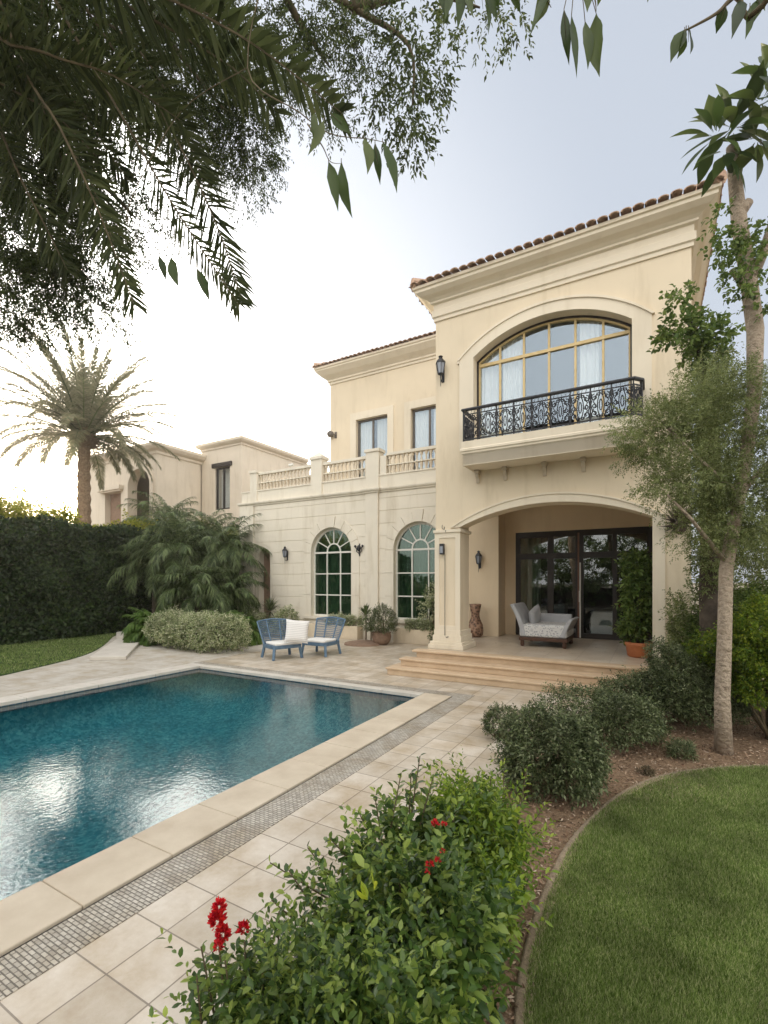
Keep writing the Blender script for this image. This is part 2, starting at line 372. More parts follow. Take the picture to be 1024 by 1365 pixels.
def deckmat(name, bw, rh, mortar, c1, c2, cm, ms=.02, off=0.0, bias=0, stain=.5, bump=.6, rough=.55, sq=1):
    m, n, l, b = nmat(name); t = n.new('ShaderNodeTexCoord')
    br = n.new('ShaderNodeTexBrick'); l.new(t.outputs['Object'], br.inputs['Vector'])
    br.offset = off; br.squash = 1; br.inputs['Scale'].default_value = 1; br.inputs['Brick Width'].default_value = bw; br.inputs['Row Height'].default_value = rh
    br.inputs['Mortar Size'].default_value = mortar; br.inputs['Mortar Smooth'].default_value = ms; br.inputs['Bias'].default_value = bias
    br.inputs['Color1'].default_value = (*c1, 1); br.inputs['Color2'].default_value = (*c2, 1); br.inputs['Mortar'].default_value = (*cm, 1)
    n1 = noise(n, l, 2.3, 8, .65); n2 = noise(n, l, 9, 6, .7)
    s1 = ramp(n, l, n1, [(.36, (.70, .62, .50)), (.60, (1, 1, 1))]); s2 = ramp(n, l, n2, [(.3, (.88, .86, .83)), (.65, (1, 1, 1))])
    c = mixc(n, l, stain, br.outputs['Color'], s1, 'MULTIPLY'); c = mixc(n, l, stain, c, s2, 'MULTIPLY')
    l.new(c, b.inputs['Base Color'])
    rr = n.new('ShaderNodeMapRange'); l.new(n2, rr.inputs[0]); rr.inputs[3].default_value = rough-.12; rr.inputs[4].default_value = rough+.15; l.new(rr.outputs[0], b.inputs['Roughness'])
    inv = n.new('ShaderNodeMath'); inv.operation = 'SUBTRACT'; inv.inputs[0].default_value = 1; l.new(br.outputs['Fac'], inv.inputs[1])
    ad = n.new('ShaderNodeMath'); ad.operation = 'MULTIPLY_ADD'; l.new(n2, ad.inputs[0]); ad.inputs[1].default_value = .12; l.new(inv.outputs[0], ad.inputs[2])
    addbump(n, l, b, ad.outputs[0], bump, .006); return m
M['deck'] = deckmat('limestone_tiles', .345, .345, .0045, (.50, .44, .36), (.64, .575, .49), (.24, .20, .155), stain=.9, rough=.42)
M['terrace'] = deckmat('terrace_tiles', .6, .6, .003, (.50, .42, .33), (.56, .48, .38), (.25, .2, .15), rough=.3)
M['coping'] = plain('coping_stone', (.46, .38, .28), (.60, .52, .405), 2.2, .6, .3, 60, .004)
M['coping_pale'] = plain('pale_coping', (.48, .44, .38), (.58, .54, .48), 3, .6, .3, 60, .004)
M['step'] = plain('step_stone', (.50, .36, .23), (.62, .47, .32), 4, .5, .3, 60, .004)
M['mosaic'] = deckmat('pebble_mosaic', .050, .026, .0042, (.38, .35, .30), (.58, .54, .47), (.19, .17, .145), ms=.7, off=.5, stain=.8, bump=1, rough=.6)
M['slot'] = plain('drain_slot', (.03, .028, .025), (.05, .045, .04), 9, .9, 0)

# ------------------------------------------------------------------ SETTING: ground, deck, pool
def struct(o): o['kind'] = 'structure'; return o
PA0, PA1, PB0, PB1 = -9.3, -3.5, 0.75, 7.5
mb = MB()
mb.prism([(-400, -400), (400, -400), (400, 800), (-400, 800)], [rect(PA0-.2, PA1+.2, PB0-.2, PB1+.2)], -.35, -.06, 'z')
m, n, l, b = nmat('far_ground'); l.new(ramp(n, l, noise(n, l, .2), [(.3, (.16, .13, .09)), (.7, (.26, .21, .15))]), b.inputs['Base Color']); b.inputs['Roughness'].default_value = .95
struct(mb.build('ground', m, rz=TH))
mb = MB()
mb.prism([(-16, -6), (3.4, -6), (3.4, 13.95), (-16, 13.95)], [rect(PA0-.45, -2.7, PB0-.45, 7.95)], -.055, 0, 'z')
struct(mb.build('pool_deck', M['deck'], rz=TH))
# pool basin
mb = MB(); t_ = .3; zb = -1.25
vs = []; prf = [(0, 0), (.0, -.30), (.04, -.48), (.14, -.62), (.35, -.74), (.8, -.86), (1.5, -.98), (2.4, -1.05)]
for i_, z_ in prf: vs += [(PA0+i_, PB0+i_, z_), (PA1-i_, PB0+i_, z_), (PA1-i_, PB1-i_, z_), (PA0+i_, PB1-i_, z_)]
mb.add(vs, [(4*k+j, 4*k+(j+1) % 4, 4*k+4+(j+1) % 4, 4*k+4+j) for k in range(len(prf)-1) for j in range(4)] + [tuple(4*(len(prf)-1)+j for j in range(4))])
m, n, l, b = nmat('pool_mosaic')
t = n.new('ShaderNodeTexCoord'); vo = n.new('ShaderNodeTexVoronoi'); vo.inputs['Scale'].default_value = 26; l.new(t.outputs['Object'], vo.inputs['Vector'])
c = ramp(n, l, vo.outputs['Color'], [(.2, (.06, .30, .38)), (.5, (.12, .42, .49)), (.85, (.26, .58, .62))])
c = mixc(n, l, .6, c, ramp(n, l, noise(n, l, 2.2, 7, .7), [(.3, (.45, .55, .6)), (.7, (1.2, 1.15, 1.1))]), 'MULTIPLY')
l.new(c, b.inputs['Base Color']); b.inputs['Roughness'].default_value = .5
struct(mb.build('pool_basin', m, rz=TH, smooth=True))
# water
m, n, l, b = nmat('pool_water'); n.remove(b)
tr = n.new('ShaderNodeBsdfTransparent'); tr.inputs[0].default_value = (.60, .90, .92, 1)
g = n.new('ShaderNodeBsdfGlossy'); g.inputs['Roughness'].default_value = .03
fr = n.new('ShaderNodeFresnel'); fr.inputs[0].default_value = 1.75
mx = n.new('ShaderNodeMixShader'); l.new(fr.outputs[0], mx.inputs[0]); l.new(tr.outputs[0], mx.inputs[1]); l.new(g.outputs[0], mx.inputs[2]); l.new(mx.outputs[0], n['Material Output'].inputs['Surface'])
h1 = noise(n, l, 22, 3, .5); h2 = noise(n, l, 2.0, 2, .5)
ad = n.new('ShaderNodeMath'); ad.operation = 'MULTIPLY_ADD'; l.new(h2, ad.inputs[0]); ad.inputs[1].default_value = 2.0; l.new(h1, ad.inputs[2])
bp = n.new('ShaderNodeBump'); bp.inputs['Strength'].default_value = .09; bp.inputs['Distance'].default_value = .02; l.new(ad.outputs[0], bp.inputs['Height'])
l.new(bp.outputs[0], g.inputs['Normal']); l.new(bp.outputs[0], fr.inputs['Normal'])
mb = MB(); mb.add([(PA0+.001,PB0+.001,-.06),(PA1-.001,PB0+.001,-.06),(PA1-.001,PB1-.001,-.06),(PA0+.001,PB1-.001,-.06)], [(0,1,2,3)])
struct(mb.build('pool_water', m, rz=TH))
mb = MB()
mb.box(PA0+.001, PA0+.012, PB0+.012, PB1-.012, -.16, -.045); mb.box(PA1-.012, PA1-.001, PB0+.012, PB1-.012, -.16, -.045)
mb.box(PA0+.012, PA1-.012, PB1-.012, PB1-.001, -.16, -.045); mb.box(PA0+.012, PA1-.012, PB0+.001, PB0+.012, -.16, -.045)
struct(mb.build('waterline_tile', deckmat('waterline_tiles', .1, .1, .004, (.04, .12, .20), (.08, .20, .28), (.3, .3, .28), stain=.3), rz=TH))
# coping stones
mb = MB(); bb = PB0-.4
while bb < 7.62:
    e = min(bb+.62, 7.66); mb.box(-3.53, -3.03, bb+.002, e-.002, -.05, .014+random.uniform(-.001, .001)); bb += .62
struct(mb.build('pool_coping', M['coping'], rz=TH, bevel=.008))
mb = MB(); aa = -9.72
while aa < -3.56:
    e = min(aa+.6, -3.54); mb.box(aa+.002, e-.002, 7.47, 7.66, -.05, .013); aa += .6
bb = PB0-.4
while bb < 7.46:
    e = min(bb+.6, 7.465); mb.box(-9.72, -9.27, bb+.002, e-.002, -.05, .013); bb += .6
aa = -9.26
while aa < -3.6:
    e = min(aa+.6, -3.54); mb.box(aa+.002, e-.002, PB0-.4, PB0+.02, -.05, .013); aa += .6
struct(mb.build('pool_coping', M['coping_pale'], rz=TH, bevel=.008))
mb = MB(); mb.box(-9.75, -2.7, 7.68, 7.95, -.05, .004); mb.box(-3.0, -2.7, PB0-.45, 7.68, -.05, .004)
struct(mb.build('mosaic_strip', M['mosaic'], rz=TH))
mb = MB(); mb.box(-3.028, -3.002, PB0-.45, 7.66, -.05, -.008); mb.box(-9.745, -3.03, 7.661, 7.679, -.05, -.01)
mb.box(-9.75, -9.722, PB0-.45, 7.66, -.05, -.008); mb.box(-9.75, -3.0, PB0-.45, PB0-.402, -.05, -.006)
struct(mb.build('drain_channel', M['slot'], rz=TH))

# soil bed, kerb and lawn on the right
lawn_edge = [P(x, y, 1) for x, y in ()]
LE = [(.42, .6), (.50, 1.4), (.637, 2.125), (.86, 2.64), (1.13, 3.10), (1.40, 3.5), (1.73, 3.88), (2.1, 4.25), (2.5, 4.56), (2.9, 4.78), (3.4, 4.93), (4.1, 5.0), (5.2, 4.95), (7, 4.7), (10, 4.2)]
def smooth_path(p, k=6):
    o = []
    for i in range(len(p)-1):
        p0, p1, p2, p3 = p[max(i-1, 0)], p[i], p[i+1], p[min(i+2, len(p)-1)]
        for j in range(k):
            t = j/k; o.append(tuple(.5*((2*p1[q]) + (-p0[q]+p2[q])*t + (2*p0[q]-5*p1[q]+4*p2[q]-p3[q])*t*t + (-p0[q]+3*p1[q]-3*p2[q]+p3[q])*t**3) for q in (0, 1)))
    return o + [p[-1]]
LE = smooth_path(LE)
SE = smooth_path([(-.25, -1), (-.15, .6), (.05, 1.4), (.35, 2.3), (.75, 3.4), (1.15, 4.5), (1.55, 5.6), (2.0, 6.35), (2.7, 6.75), (3.7, 6.95), (4.6, 7.15), (4.9, 7.6), (5.2, 8.5), (6, 9.5), (12, 9.5)])
mb = MB(); mb.prism([(x, y) for x, y in SE] + [(12, 4), (10, 4.2)] + list(reversed(LE))[1:] + [(.4, -1)], [], .0, .012, 'z')
soil = plain('bark_mulch_soil', (.085, .05, .028), (.28, .185, .11), 17, .95, 1, 40, .05, c3=(.15, .098, .062))
struct(mb.build('soil_bed', soil))
def inpoly(X, Y, poly):
    c = np.zeros(len(X), bool); j = len(poly)-1
    for i in range(len(poly)):
        xi, yi = poly[i]; xj, yj = poly[j]
        c ^= ((yi > Y) != (yj > Y)) & (X < (xj-xi)*(Y-yi)/((yj-yi) or 1e-9) + xi); j = i
    return c
# kerb: low rounded edging following the lawn
mb = MB(); mb.sweep([(-.05, .0), (-.05, .022), (-.035, .036), (.03, .038), (.05, .03), (.05, .0)], LE)
struct(mb.build('lawn_kerb', plain('kerb_stone', (.19, .14, .095), (.34, .27, .18), 40, .95, .8, 70, .01), smooth=True))
lawnpoly = LE + [(10, -1.5), (.36, -1.5)]
mb = MB(); mb.prism(list(reversed(lawnpoly)), [], .0, .028, 'z')
struct(mb.build('lawn', plain('lawn_thatch', (.05, .08, .02), (.10, .13, .045), 30, .95, 1, 120, .02)))
# grass blades: density falls with distance from the viewer's stretch of lawn
def grass(name, X, Y, z, h, w, mat_, lab):
    n_ = len(X); p = np.stack([X, Y, np.full(n_, z)], 1)
    d = np.stack([rng.normal(0, .38, n_), rng.normal(0, .38, n_), np.ones(n_)], 1)
    fb = FB(); fb.leaves(p, d, rdir(n_), h*rng.uniform(.5, 1.25, n_), w, 't'); o = fb.build(name, mat_)
    return props(o, lab, 'grass', kind='stuff')
M['grass'] = leafmat('grass_blades', [(.045, .08, .014), (.115, .18, .038), (.21, .29, .08), (.42, .42, .22)], .35, .5, .25)
Ys = 1.7 + 3.4*rng.uniform(0, 1, 520000)**1.45; Xs = .4 + (Ys*.86-.1)*rng.uniform(0, 1, 520000)
ke = inpoly(Xs, Ys, lawnpoly); Xs, Ys = Xs[ke], Ys[ke]
patch = np.cos(Xs*3.1+Ys*1.7)+np.cos(Ys*4.3-Xs*2.2+1)
Hs = .034*(1+.14*patch) + .0
n_ = len(Xs); p = np.stack([Xs, Ys, np.full(n_, .024)], 1)
d = np.stack([rng.normal(0, .4, n_), rng.normal(0, .4, n_), np.ones(n_)], 1)
fb = FB(); fb.leaves(p, d, rdir(n_), Hs*rng.uniform(.5, 1.25, n_), (.0034+.0010*Ys), 't')
props(fb.build('lawn_grass', M['grass']), 'short green grass of the curved lawn in the lower right', 'grass', kind='stuff')
Xs = rng.uniform(2, 8, 120000); Ys = rng.uniform(-1, 5, 120000); ke = inpoly(Xs, Ys, lawnpoly) & ((Xs > Ys*.86+.3)); Xs, Ys = Xs[ke], Ys[ke]
grass('lawn_grass', Xs, Ys, .024, .05, .006, M['grass'], 'short green grass of the lawn running off to the right')
ed = np.array(LE)[18:-12]; ii = rng.integers(0, len(ed), 26000); pe = ed[ii] + rng.normal(0, .06, (26000, 2)) + np.array([.09, -.045])
d = np.stack([rng.normal(0, .7, 26000), rng.normal(0, .7, 26000), np.ones(26000)], 1)
fb = FB(); fb.leaves(np.stack([pe[:, 0], pe[:, 1], np.full(26000, .018)], 1), d, rdir(26000), rng.uniform(.01, .032, 26000), .004+.0010*pe[:, 1], 't')
props(fb.build('dry_grass', leafmat('dry_grass', [(.20, .18, .08), (.34, .28, .17), (.46, .40, .28)], .2, .8)), 'dry straw-coloured grass along the curved lawn edge', 'grass', kind='stuff')
Xs = .5 + 4.6*rng.uniform(0, 1, 60000); Ys = 1.8+3.2*rng.uniform(0, 1, 60000); pm = np.cos(Xs*2.3+1.3*np.cos(Ys*1.9))+np.cos(Ys*2.9+1.1*np.cos(Xs*2.7+2))+rng.normal(0, .35, 60000)
ke = inpoly(Xs, Ys, lawnpoly) & (pm > 1.15); Xs, Ys = Xs[ke], Ys[ke]; nn_ = len(Xs); d = np.stack([rng.normal(0, .6, nn_), rng.normal(0, .6, nn_), np.ones(nn_)], 1)
fb = FB(); fb.leaves(np.stack([Xs, Ys, np.full(nn_, .024)], 1), d, rdir(nn_), rng.uniform(.02, .045, nn_), .003+.0010*Ys, 't')
props(fb.build('dry_grass', bpy.data.materials['dry_grass']), 'thin straw-coloured blades in patches over the curved lawn', 'grass', kind='stuff')
# mulch chips and pebbles
n_ = 45000; Xs = rng.uniform(-.2, 6.5, n_); Ys = 1.2+7*rng.uniform(0, 1, n_)**1.2
soilpoly = SE + [(12, 4)] + list(reversed(LE)) + [(.4, -1)]
ke = inpoly(Xs, Ys, soilpoly); Xs, Ys = Xs[ke], Ys[ke]; n_ = len(Xs)
fb = FB(); fb.leaves(np.stack([Xs, Ys, np.full(n_, .014)+rng.uniform(0, .012, n_)], 1), rdir(n_, -.1)*np.array([1, 1, .35]), np.array([[0, 0, 1.0]])+rng.normal(size=(n_, 3))*.5, rng.uniform(.012, .05, n_), rng.uniform(.006, .018, n_), 'q', 0)
props(fb.build('bark_mulch', leafmat('mulch_chips', [(.07, .035, .02), (.20, .12, .075), (.34, .23, .15), (.50, .40, .30)], .0, .9)), 'brown bark mulch scattered over the planting bed', 'mulch', kind='stuff')

# left side: lawn, pale path, stepping slabs
LL_ = smooth_path([(-11.2, 2.0), (-11.7, 4.0), (-12.2, 5.2), (-13.2, 6.9), (-14.7, 8.3), (-17.0, 10.0), (-17.4, 10.6)])
mb = MB(); mb.prism([(-9.76, -5), (-9.76, 13.9)] + [(-14.6, 13.9), (-17.4, 13.9), (-18, 10.6)] + list(reversed(LL_)) + [(-11.2, -5)], [], .0, .006, 'z')
struct(mb.build('gravel_path', deckmat('pale_gravel', .6, .6, .003, (.46, .43, .38), (.52, .49, .44), (.26, .23, .19), stain=.8, rough=.8), rz=TH))
lp = LL_ + [(-17.9, 10.6), (-19, 8), (-19, -4), (-11.2, -4)]
mb = MB(); mb.prism(lp, [], -.02, .02, 'z'); struct(mb.build('lawn', M['lawn2'] if 'lawn2' in M else plain('left_lawn_thatch', (.02, .05, .008), (.04, .08, .015), 20, .95, 1, 80, .02), rz=TH))
A_ = rng.uniform(-19, -10.5, 90000); B_ = rng.uniform(2, 11, 90000); ke = inpoly(A_, B_, lp); A_, B_ = A_[ke], B_[ke]
Xw = A_*ca - B_*sa; Yw = A_*sa + B_*ca
grass('lawn_grass', Xw, Yw, .018, .05, .014, M['grass'], 'strip of green grass in front of the tall hedge on the left')
mb = MB()
def G(px, py): Y = 1254/(py-775); X = (px-512)/FPX*Y; return L(X, Y)
mb.prism([G(x, y) for x, y in ((119, 881), (155, 856), (187, 859), (168, 880))], [], .007, .10, 'z')
mb.prism([G(x, y) for x, y in ((155, 853), (155, 847), (182, 844), (190, 856))], [], .007, .13, 'z')
struct(mb.build('path_slab', M['coping_pale'], rz=TH, bevel=.012))

# ------------------------------------------------------------------ VILLA
VO = (-4.3, 10.0, 0)          # origin of the villa, its front left tower corner (house axes)
villa = thing('villa', 'large cream two-storey villa with red roof tiles and arched porch', 'villa', W(*VO), TH)
def vb(): return MB(VO)
TL, TR, TF, TB = -4.31, .60, 9.95, 17.0
TZ = 8.0; FLR = .48; PC = -1.87
# tower walls
mb = vb()
port = [(TL, FLR+.0), (-3.74, FLR)] + arc(PC, 1.87, 3.2, .40, 28) + [(0.0, FLR), (0.0, -.04), (TR, -.04), (TR, TZ+.5), (TL, TZ+.5)]
mb.prism(port, [arch_ring(PC, 1.54, 4.93, 6.9, .52, 28)], TF, TF+.4)
mb.box(TL+.002, -3.742, TF+.39, 10.58, FLR, 4.19)                          # pier depth
mb.box(TL+.001, TL+.3, TF+.401, TB, 4.2, TZ+.5)                             # left side, upper
mb.box(TL+.001, TL+.3, 12.81, TB, FLR, 4.199)
mb.box(TR-.3, TR-.001, TF+.401, TB, -.04, TZ+.5)
mb.box(TL+.3, TR-.3, TF+.401, 13.7, 4.2, 4.4)                              # porch ceiling
mb.box(TL, TR, TB-.2, TB, 0, TZ+.5)
mb.build('wall', M['cream'], villa)
mb = vb(); mb.box(-4.95, -3.68, 12.8, 13.87, .1, 4.6); mb.prism([(-3.68, FLR), (-3.39, FLR), (-3.39, 3.38), (0.0, 3.38), (0, FLR), (TR-.3, FLR), (TR-.3, 4.2), (-3.68, 4.2)], [], 13.5, 13.75)
mb.build('porch_wall', M['cream_warm'], villa)
# room shells behind glass
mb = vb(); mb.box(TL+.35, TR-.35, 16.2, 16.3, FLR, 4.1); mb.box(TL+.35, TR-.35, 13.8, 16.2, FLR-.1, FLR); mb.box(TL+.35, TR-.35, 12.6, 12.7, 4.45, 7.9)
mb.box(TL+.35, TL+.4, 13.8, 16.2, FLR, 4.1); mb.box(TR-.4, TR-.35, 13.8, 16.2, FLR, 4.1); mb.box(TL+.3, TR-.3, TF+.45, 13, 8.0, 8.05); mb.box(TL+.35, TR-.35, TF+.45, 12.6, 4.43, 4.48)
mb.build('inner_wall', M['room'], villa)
# cornice of tower
prof = [(-.02, 7.93), (.035, 7.93), (.035, 8.0), (.07, 8.02), (.07, 8.16), (.04, 8.18), (.04, 8.30), (.10, 8.32), (.10, 8.36), (.16, 8.40), (.27, 8.44), (.36, 8.50), (.36, 8.56), (.40, 8.57), (.40, 8.63), (-.02, 8.66)]
mb = vb(); mb.sweep(prof, [(TL, TB), (TL, TF), (TR, TF), (TR, TB)]); mb.build('cornice', M['cream_trim'], villa)
# roof of barrel tiles
def barrel_roof(mb, a0, a1, b0, b1, z0, pitch, ov, sp=.19):
    """hip roof; bumpy barrel tiles along the front (b0), left (a0) and right (a1) slopes"""
    hw = (a1-a0)/2; tp = math.tan(pitch)
    def strip(fix, along, out, inn, lo, hi, tmax):
        k = int((hi-lo)/sp)
        for i in range(k):
            c = lo + (i+.5)*(hi-lo)/k; ln = min(c-lo, hi-c, tmax)+.12
            rows = max(1, int(ln/.42)+1)
            for r_ in range(rows):
                s0, s1 = r_*.42-.05 - random.uniform(0, .03), min((r_+1)*.42, ln)
                n = 6; vs = []
                rad0 = sp*.45*random.uniform(.95, 1.05); lift = random.uniform(0, .012)
                for (s_, rd, up) in ((s0, rad0*1.06, .035+lift), (s1, rad0*.85, .005)):
                    for th_ in (0, 1):
                        for q in range(n+1):
                            t = math.pi*q/n; rr_ = rd-(.022 if th_ else 0)
                            u = c - math.cos(t)*rr_; h = z0 + s_*tp + math.sin(t)*rr_*.55 + up
                            vs.append((u, fix+s_*inn, h) if along == 'a' else (fix+s_*inn, u, h))
                m_ = n+1; fs = []
                for q in range(n):
                    fs.append((q, q+1, 2*m_+q+1, 2*m_+q)); fs.append((m_+q+1, m_+q, 3*m_+q, 3*m_+q+1)); fs.append((q+1, q, m_+q, m_+q+1))
                mb.add(vs, fs)
    strip(b0-ov, 'a', 0, 1, a0-ov, a1+ov, hw+ov)
    strip(a0-ov, 'b', 0, 1, b0-ov, b1+ov, hw+ov)
    strip(a1+ov-.05, 'b', 0, -1, b0-ov, b1+ov, hw+ov)
    A0, A1, B0, B1 = a0-ov+.03, a1+ov-.03, b0-ov+.03, b1+ov-.03; H = (A1-A0)/2; zt = z0+H*tp; mid = (A0+A1)/2
    mb.add([(A0,B0,z0-.01),(A1,B0,z0-.01),(A1,B1,z0-.01),(A0,B1,z0-.01),(mid,B0+H,zt),(mid,B1-H,zt)], [(0,1,4),(1,2,5,4),(2,3,5),(3,0,4,5),(0,3,2,1)])
    for (pa, pb) in ((A0, B0), (A1, B0)):      # hip tiles
        p = Vector((pa, pb, z0+.05)); q = Vector((mid, B0+H, zt+.05)); k = int((q-p).length/.35)
        for i in range(k):
            e = p.lerp(q, i/k); f = p.lerp(q, (i+1.15)/k); mb.tube([e+Vector((0, 0, .05)), f+Vector((0, 0, .02))], [.12, .09], 8)
mb = vb(); barrel_roof(mb, TL, TR, TF, TB, 8.62, R(17), .43); mb.build('roof', M['terr'], villa, smooth=False)

# porch arch trim and window trim (mouldings)
def arch_band(mb, c, hw_i, hw_o, z0, zs, rise_i, y0, y1, rise_o=None, n=30, legs=True):
    ai = arc(c, hw_i, zs, rise_i, n); ro = rise_o if rise_o else rise_i + (hw_o-hw_i)
    ao = arc(c, hw_o, zs, ro, n)
    out = ([(c-hw_o, z0)] if legs else []) + ao + ([(c+hw_o, z0)] if legs else [])
    inn = ([(c+hw_i, z0)] if legs else []) + list(reversed(ai)) + ([(c-hw_i, z0)] if legs else [])
    poly = out + inn
    mb.prism(list(reversed(poly)), [], y0, y1)
mb = vb()
arch_band(mb, PC, 1.868, 2.03, 3.2, 3.2, .402, TF-.035, TF+.02, .56, legs=False)
arch_band(mb, PC, 2.03, 2.075, 3.2, 3.2, .56, TF-.06, TF+.02, .60, legs=False)
mb.box(0.0, .20, TF-.035, TF+.02, FLR, 3.198)
arch_band(mb, PC, 1.537, 1.86, 4.9, 6.9, .522, TF-.035, TF+.02, .74)
arch_band(mb, PC, 1.86, 1.91, 6.9, 6.9, .74, TF-.065, TF+.02, .79, legs=False)
mb.box(PC-1.91, PC-1.862, TF-.045, TF+.02, 6.84, 6.90)
mb.build('arch_trim', M['cream_trim'], villa)
# pier panels, plinth
mb = vb()
x0, x1 = TL-.002, -3.738
mb.prism([(x0-.02, FLR+.42), (x1+.02, FLR+.42), (x1+.02, 3.1), (x0-.02, 3.1)], [rect(x0+.10, x1-.10, FLR+.52, 2.98)], TF-.02, TF+.01)
for e, z0, z1 in ((.13, .0, .10), (.10, .10, .16), (.055, .16, .30), (.03, .30, .42)):
    mb.box(x0-e, x1+e, TF-e-.001, 10.58+e, FLR+z0, FLR+z1)
mb.box(x0-.045, x1+.045, TF-.05, 10.62, 3.1, 3.17)
mb.build('pier', M['cream_trim'], villa, bevel=.006)

# big arched window
wf = MB(VO); gz = TF+.27
win = thing('picture_window', None, None, (0, 0, 0)); win.parent = villa
mbf = vb(); cx0, cx1, zb_, zt_ = PC-1.54, PC+1.54, 4.93, 6.80
def zarc(a, hw=1.54, zs=6.9, rise=.52):
    Rr = (hw*hw+rise*rise)/(2*rise); return zs+rise-Rr+math.sqrt(max(0, Rr*Rr-(a-PC)**2))
inner = arch_ring(PC, 1.47, zb_+.07, 6.86, .49, 28)
mbf.prism(arch_ring(PC, 1.539, zb_, 6.9, .519, 28), [inner], gz-.03, gz+.04)
for k in range(1, 6):
    a = cx0 + k*(cx1-cx0)/6; mbf.box(a-.022, a+.022, gz-.028, gz+.035, zb_+.05, zarc(a)-.04)
mbf.box(cx0+.05, cx1-.05, gz-.04, gz+.03, zt_-.03, zt_+.035)
win_o = mbf.build('frame', M['gold'], win, bevel=.004)
mb = vb(); mb.prism(arch_ring(PC, 1.5, zb_+.03, 6.88, .50, 28), [], gz+.0, gz+.008); mb.build('glass', M['skyglass'], win)
mb = vb()
def drape(mb, a0, a1, b, z0, z1, amp=.05, fr=60, n=60):
    vs = []; 
    for i in range(n+1):
        a = a0+(a1-a0)*i/n; y = b + amp*math.sin(fr*a+math.sin(a*7)*2)
        vs += [(a, y, z0), (a, y, z1)]
    mb.add(vs, [(2*i, 2*i+2, 2*i+3, 2*i+1) for i in range(n)])
for a0, a1 in ((cx0-.05, cx0+.45), (cx0+.55, cx0+.98), (cx0+2.12, cx0+2.52)): drape(mb, a0, a1, gz+.12, 4.6, 7.5, .035, 55)
mb.build('curtain', M['curtain'], win)
# outer dark rim in the reveal (left jamb)
mb = vb(); mb.prism(arch_ring(PC, 1.541, zb_-.01, 6.9, .521, 28), [arch_ring(PC, 1.50, zb_+.0, 6.88, .505, 28)], gz-.055, gz-.031); mb.build('rim', M['darkframe'], win)

# balcony
bal = thing('balcony', None, None, (0, 0, 0)); bal.parent = villa
BL, BR_, BF = -3.42, -.28, 9.3
bpath = [(BL, TF), (BL, BF), (BR_, BF), (BR_+.13, BF+.16), (BR_+.13, TF)]
mb = vb()
mb.sweep([(-.05, 4.40), (.0, 4.40), (.0, 4.62), (.025, 4.64), (.025, 4.67), (.05, 4.69), (.05, 4.73), (.03, 4.75), (.03, 4.89), (-.05, 4.89)], bpath)
mb.prism([(BL, TF), (BL, BF), (BR_, BF), (BR_+.13, BF+.16), (BR_+.13, TF)][::-1], [], 4.41, 4.88, 'z')
mb.build('slab', M['cream_trim'], bal)
for pxx in (BL+.12, BL+.72, BL+1.52, BL+2.25):
    mb = vb(); mb.prism([(TF, 4.41), (TF, 4.14), (TF-.05, 4.14), (TF-.07, 4.22), (TF-.13, 4.30), (TF-.13, 4.41)], [], pxx-.035, pxx+.035, 'a'); mb.box(pxx-.05, pxx+.05, TF-.16, TF, 4.34, 4.40)
    mb.build('bracket', M['coping'], bal, bevel=.004)
# railing
rl = [(BL+.01, TF), (BL+.01, BF+.01), (BR_, BF+.01), (BR_+.12, BF+.16), (BR_+.12, TF)]
mb = vb()
mb.sweep([(-.035, 5.53), (.035, 5.53), (.04, 5.55), (.03, 5.575), (-.03, 5.575), (-.04, 5.55)], rl)
mb.sweep([(-.012, 4.92), (.012, 4.92), (.012, 4.945), (-.012, 4.945), (-.012, 4.92)], rl); mb.sweep([(-.010, 5.44), (.010, 5.44), (.010, 5.458), (-.010, 5.458), (-.010, 5.44)], rl)
rail = mb.build('railing', M['iron'], bal)
def scroll_panel(mb, o, u, w, z0, z1, seed):
    """wrought scrollwork in the vertical plane through o along u"""
    g = random.Random(seed); o = Vector(o); u = Vector(u); H = z1-z0
    pt = lambda x, y: o + u*(x*w) + Vector((0, 0, z0 + y*H))
    r = .0095
    def spiral(cx, cy, r0, turns, a0, sgn, n=14):
        ps = []
        for i in range(n):
            t = i/(n-1); rr_ = r0*(1-.85*t); an = a0+sgn*turns*2*math.pi*t
            ps.append(pt(cx+rr_*math.cos(an)/w, cy+rr_*math.sin(an)/H))
        mb.tube(ps, r, 4, False)
    def ell(cx, cy, rx, ry):
        mb.tube([pt(cx+rx*math.cos(2*math.pi*i/14)/w, cy+ry*math.sin(2*math.pi*i/14)/H) for i in range(15)], r, 4, False)
    ell(.5, .5, w*.16, H*.40); ell(.5, .5, w*.07, H*.2)
    for sx in (-1, 1):
        cx = .5+sx*.30
        spiral(cx, .80, .062, 1.3, math.pi/2 if sx > 0 else math.pi/2, -sx); spiral(cx, .20, .062, 1.3, -math.pi/2, sx)
        spiral(cx, .5, .05, 1.2, 0 if sx < 0 else math.pi, sx)
        mb.tube([pt(.5+sx*.16, .05), pt(.5+sx*.36, .36), pt(.5+sx*.22, .5), pt(.5+sx*.36, .64), pt(.5+sx*.16, .95)], r, 4, False)
        mb.tube([pt(.5+sx*.47, .02), pt(.5+sx*.40, .3), pt(.5+sx*.47, .55), pt(.5+sx*.40, .78), pt(.5+sx*.47, .98)], r, 4, False)
        for cy in (.1, .9): ell(.5+sx*.12, cy, .02, .02)
    ell(.5, .98, .025, .02)
npan = 9; wfr = (BR_-BL-.02)/npan
for q in [(BL+.01+k*wfr, BF+.01) for k in range(npan+1)] + [(BL+.01, TF-.02), (BR_+.12, BF+.16), (BR_+.12, TF-.02)]:
    mbp = vb(); mbp.bar((q[0], q[1], 4.9), (q[0], q[1], 5.54), .024); mbp.build('post', M['iron'], rail)
mb = vb()
